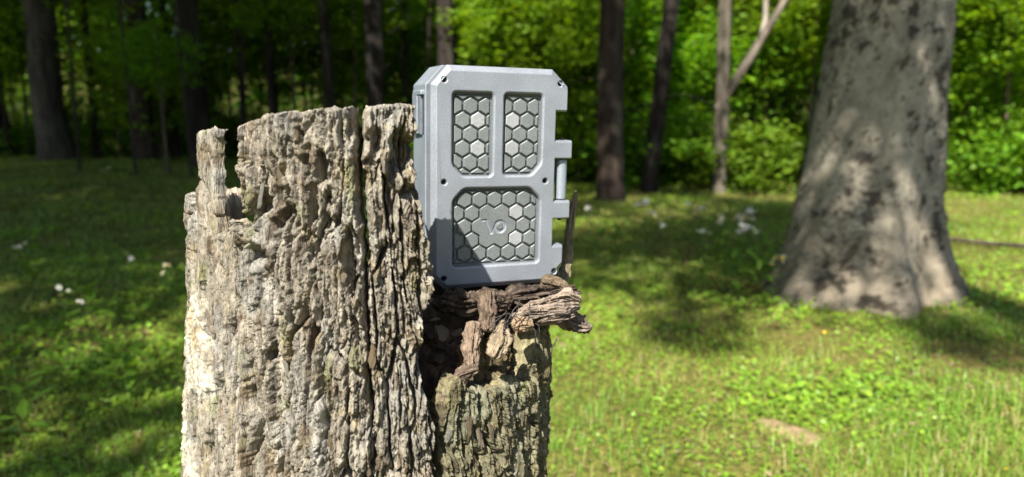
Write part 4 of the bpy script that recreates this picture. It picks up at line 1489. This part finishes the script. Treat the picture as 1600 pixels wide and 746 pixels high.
so_ = link('soil_patch', np_mesh('soil_patch', V, grid_faces(9, ns, True), C), M['rot'])
tag(so_, 'bare tan earth patch in the grass, lower right', kind='structure')

# ------------------------------------------------------------------ flowers
def flower_head(name, r, npet, mat):
    parts = []
    bm = bmesh.new()
    for k in range(npet):
        a = 2 * math.pi * k / npet
        c, s = math.cos(a), math.sin(a)
        w = r * 2.2 / npet
        pts = [(.15 * r, -w * .4, 0), (r * .8, -w, .12 * r), (r, 0, .08 * r), (r * .8, w, .12 * r), (.15 * r, w * .4, 0)]
        bm.faces.new([bm.verts.new((x * c - y * s, x * s + y * c, z)) for x, y, z in pts])
    me = bpy.data.meshes.new(name); bm.to_mesh(me); bm.free(); me.materials.append(mat)
    return me


WH = flower_head('flower_head', .016, 12, M['petal'])
YE = flower_head('flower_head', .011, 5, M['yellow'])
bm = bmesh.new(); bmesh.ops.create_uvsphere(bm, u_segments=10, v_segments=6, radius=.0055)
CEN = bpy.data.meshes.new('flower_centre'); bm.to_mesh(CEN); bm.free(); CEN.materials.append(M['yellow'])
V, Fq = tube([(0, 0, 0), (.1, 0, .35), (0, .05, .7), (0, 0, 1)], [.004, .0035, .003, .002], 5)
STM = np_mesh('stem', V * np.array([.3, .3, 1]), Fq); STM.materials.append(M['stem'])


def flower(name, label, px, py, h, heads, seed, mesh=WH, sc=1.0, group=None):
    gl = np.random.default_rng(seed)
    p = ground_px(px, py, h)
    gzv = float(gz(p.x, p.y))
    t = empty(name, (p.x, p.y, gzv), gl.normal() * .4)
    tag(t, label, 'flower', group)
    for k in range(heads):
        hx, hy = (0, 0) if k == 0 else (gl.normal() * .026 * sc, gl.normal() * .026 * sc)
        hz = h + (0 if k == 0 else gl.normal() * .018)
        s = link('stem', STM, None, t); s.scale = (1, 1, hz); s.rotation_euler = (0, 0, gl.random() * 6)
        s.location = (hx, hy, 0)
        o = link('flower_head', mesh, None, t); o.location = (hx, hy, hz); o.scale = (sc * (1.2 if mesh is WH else .55) * (.8 + .4 * gl.random()),) * 3
        o.rotation_euler = (gl.normal() * .3 + .7, gl.normal() * .35, gl.random() * 6)
        if mesh is WH:
            c = link('flower_centre', CEN, None, o)
    return t


for i, (px, py, h, nh, sc, lab) in enumerate([
        (1093, 328, .30, 8, 1.25, 'largest white flower cluster left of the large grey tree'),
        (1126, 342, .28, 5, 1.0, 'white flowers just right of the largest cluster'),
        (1160, 341, .28, 5, 1.0, 'white flower cluster between the largest one and the tree'),
        (1178, 328, .32, 3, 1.1, 'white flowers highest beside the left of the tree'),
        (1162, 356, .26, 4, .9, 'white flowers low, left of the tree base'),
        (1186, 362, .25, 2, .9, 'white flowers nearest the left root of the tree'),
        (1098, 362, .22, 3, .8, 'white flowers below the largest cluster'),
        (998, 320, .28, 3, 1.0, 'white flowers right of the case, before the leaning dark tree'),
        (1017, 332, .28, 4, .8, 'small white flowers right of the leaning dark tree foot'),
        (1034, 352, .25, 2, .7, 'single small white flowers right of the case, lowest of these'),
        (917, 327, .30, 4, .9, 'white flowers touching the right edge of the case'),
        (1222, 407, .20, 2, 1.1, 'pair of white flowers before the left root of the tree'),
        (1236, 400, .21, 2, .9, 'white flowers against the foot of the tree'),
        (28, 388, .25, 4, 1.1, 'white flowers at the left edge of the picture'),
        (200, 403, .22, 4, .9, 'white flowers in the shade left of the stump'),
        (257, 420, .22, 5, .9, 'white flowers in the shade nearest the left of the stump'),
        (92, 450, .2, 3, .9, 'white flowers in the shade, lower left'),
        (128, 472, .2, 2, .6, 'small white flowers in the shade, lowest on the left'),
        (170, 262, .3, 3, .9, 'white flowers far back left on the sunlit strip')]):
    flower('white_flower', lab, px, py, h, nh + (2 if px > 900 else 0), 40 + i, WH, sc * (1.35 if px > 900 else .75), 'white wildflowers in the clearing')
for i, (px, py, lab) in enumerate([(945, 497, 'yellow flower right of the jutting wood of the stump'), (1288, 520, 'yellow flower before the foot of the large tree'),
                                   (1388, 551, 'yellow flower below the middle root of the large tree'), (1580, 640, 'yellow flower at the right edge of the picture'),
                                   (1240, 722, 'yellow flower at the bottom beside the soil patch'), (1188, 657, 'yellow flower left of the soil patch'),
                                   (1572, 735, 'yellow flower in the bottom right corner'), (955, 675, 'yellow flower right of the lower stump')]):
    flower('yellow_flower', lab, px, py, .07, 1, 90 + i, YE, 1.0, 'small yellow flowers in the grass')

# leafy weeds left of the large tree
wp = []
for v_ in range(3):
    g3 = np.random.default_rng(500 + v_)
    nl = 22
    hz = np.sort(g3.uniform(.03, .95, nl)) * .30
    az = np.arange(nl) * 2.4 + g3.normal(size=nl) * .3
    P = np.stack([.01 * np.cos(az), .01 * np.sin(az), hz], 1)
    D = np.stack([np.cos(az), np.sin(az), .35 + .3 * g3.normal(size=nl)], 1); D /= np.linalg.norm(D, axis=1)[:, None]
    N = np.array([0, 0, 1.0]) - D * D[:, 2:3]; N /= np.linalg.norm(N, axis=1)[:, None]
    L = .035 + .05 * (1 - hz / .30) + .01 * g3.random(nl)
    V, Fq = leaf_quads(P, N, D, L, L * .42, .1)
    C = np.array([.11, .22, .02]) * np.repeat(.7 + .6 * g3.random((nl, 1)), 4, 0)
    me = np_mesh('leaves', V, Fq, C, False); me.materials.append(M['grass'])
    wp.append(me)
for k, (px, py) in enumerate([(1085, 395), (1108, 405), (1130, 398), (1150, 412), (1172, 405), (1195, 425), (1215, 440), (1232, 452), (1120, 425), (1160, 440), (1250, 440), (1185, 455), (1065, 412), (1205, 470),
                              (935, 395), (965, 402), (1010, 400), (60, 470), (140, 520), (230, 480), (100, 600), (200, 640), (40, 690), (1095, 450), (1140, 470)]):
    p = ground_px(px, py)
    t = empty('weed_plant', (p.x, p.y, float(gz(p.x, p.y))), k * 1.3)
    tag(t, 'leafy upright weed left of the large grey tree' if 1050 < px < 1260 else ('leafy upright weed in the grass just right of the case' if px > 900 else 'leafy upright weed in the shaded grass left of the stump'), 'weed',
        'weeds left of the large tree' if 1050 < px < 1260 else ('weeds right of the case' if px > 900 else 'weeds left of the stump'))
    o = link('leaves', wp[k % 3], None, t); sc_ = 1.0 + .7 * ((k * 37) % 10) / 10; o.scale = (sc_,) * 3
    o = link('stem', STM, None, t); o.scale = (1, 1, .3 * sc_)

# fallen branch lying at the edge of the wood on the right
a, b, c = ground_px(1465, 372, .05), ground_px(1540, 380, .05), ground_px(1640, 388, .05)
V, Fq, C = trunk_mesh([a, b, c, c + (c - b) * .6], [.014, .018, .017, .012], 7, (.06, .048, .036), flare=0)
tag(link('fallen_branch', np_mesh('fallen_branch', V, Fq, C), M['trunk']), 'brown fallen branch lying on the grass behind the large tree', 'branch')

# dead leaves and bits of straw lying in the grass
X, Y = scatter(5200, 1.4, 12, 1.6, gg)
n = len(X)
P = np.stack([X, Y, gz(X, Y) + .006 + .02 * gg.random(n)], 1)
N = rand_dir(n, gg, 1.0) * .5 + np.array([0, 0, 1.0]); N /= np.linalg.norm(N, axis=1)[:, None]
D = rand_dir(n, gg, .2); D -= N * (D * N).sum(1)[:, None]; D /= np.linalg.norm(D, axis=1)[:, None]
L = .010 + .022 * gg.random(n)
V, Fq = leaf_quads(P, N, D, L, L * (.2 + .5 * gg.random(n)), .2)
C = np.array([.17, .125, .07]) * np.repeat(.5 + 1.0 * gg.random((n, 1)), 4, 0)
tag(link('leaf_litter', np_mesh('leaf_litter', V, Fq, C, False), M['rot']), 'dry brown leaf bits scattered in the grass', 'leaf litter', kind='stuff')
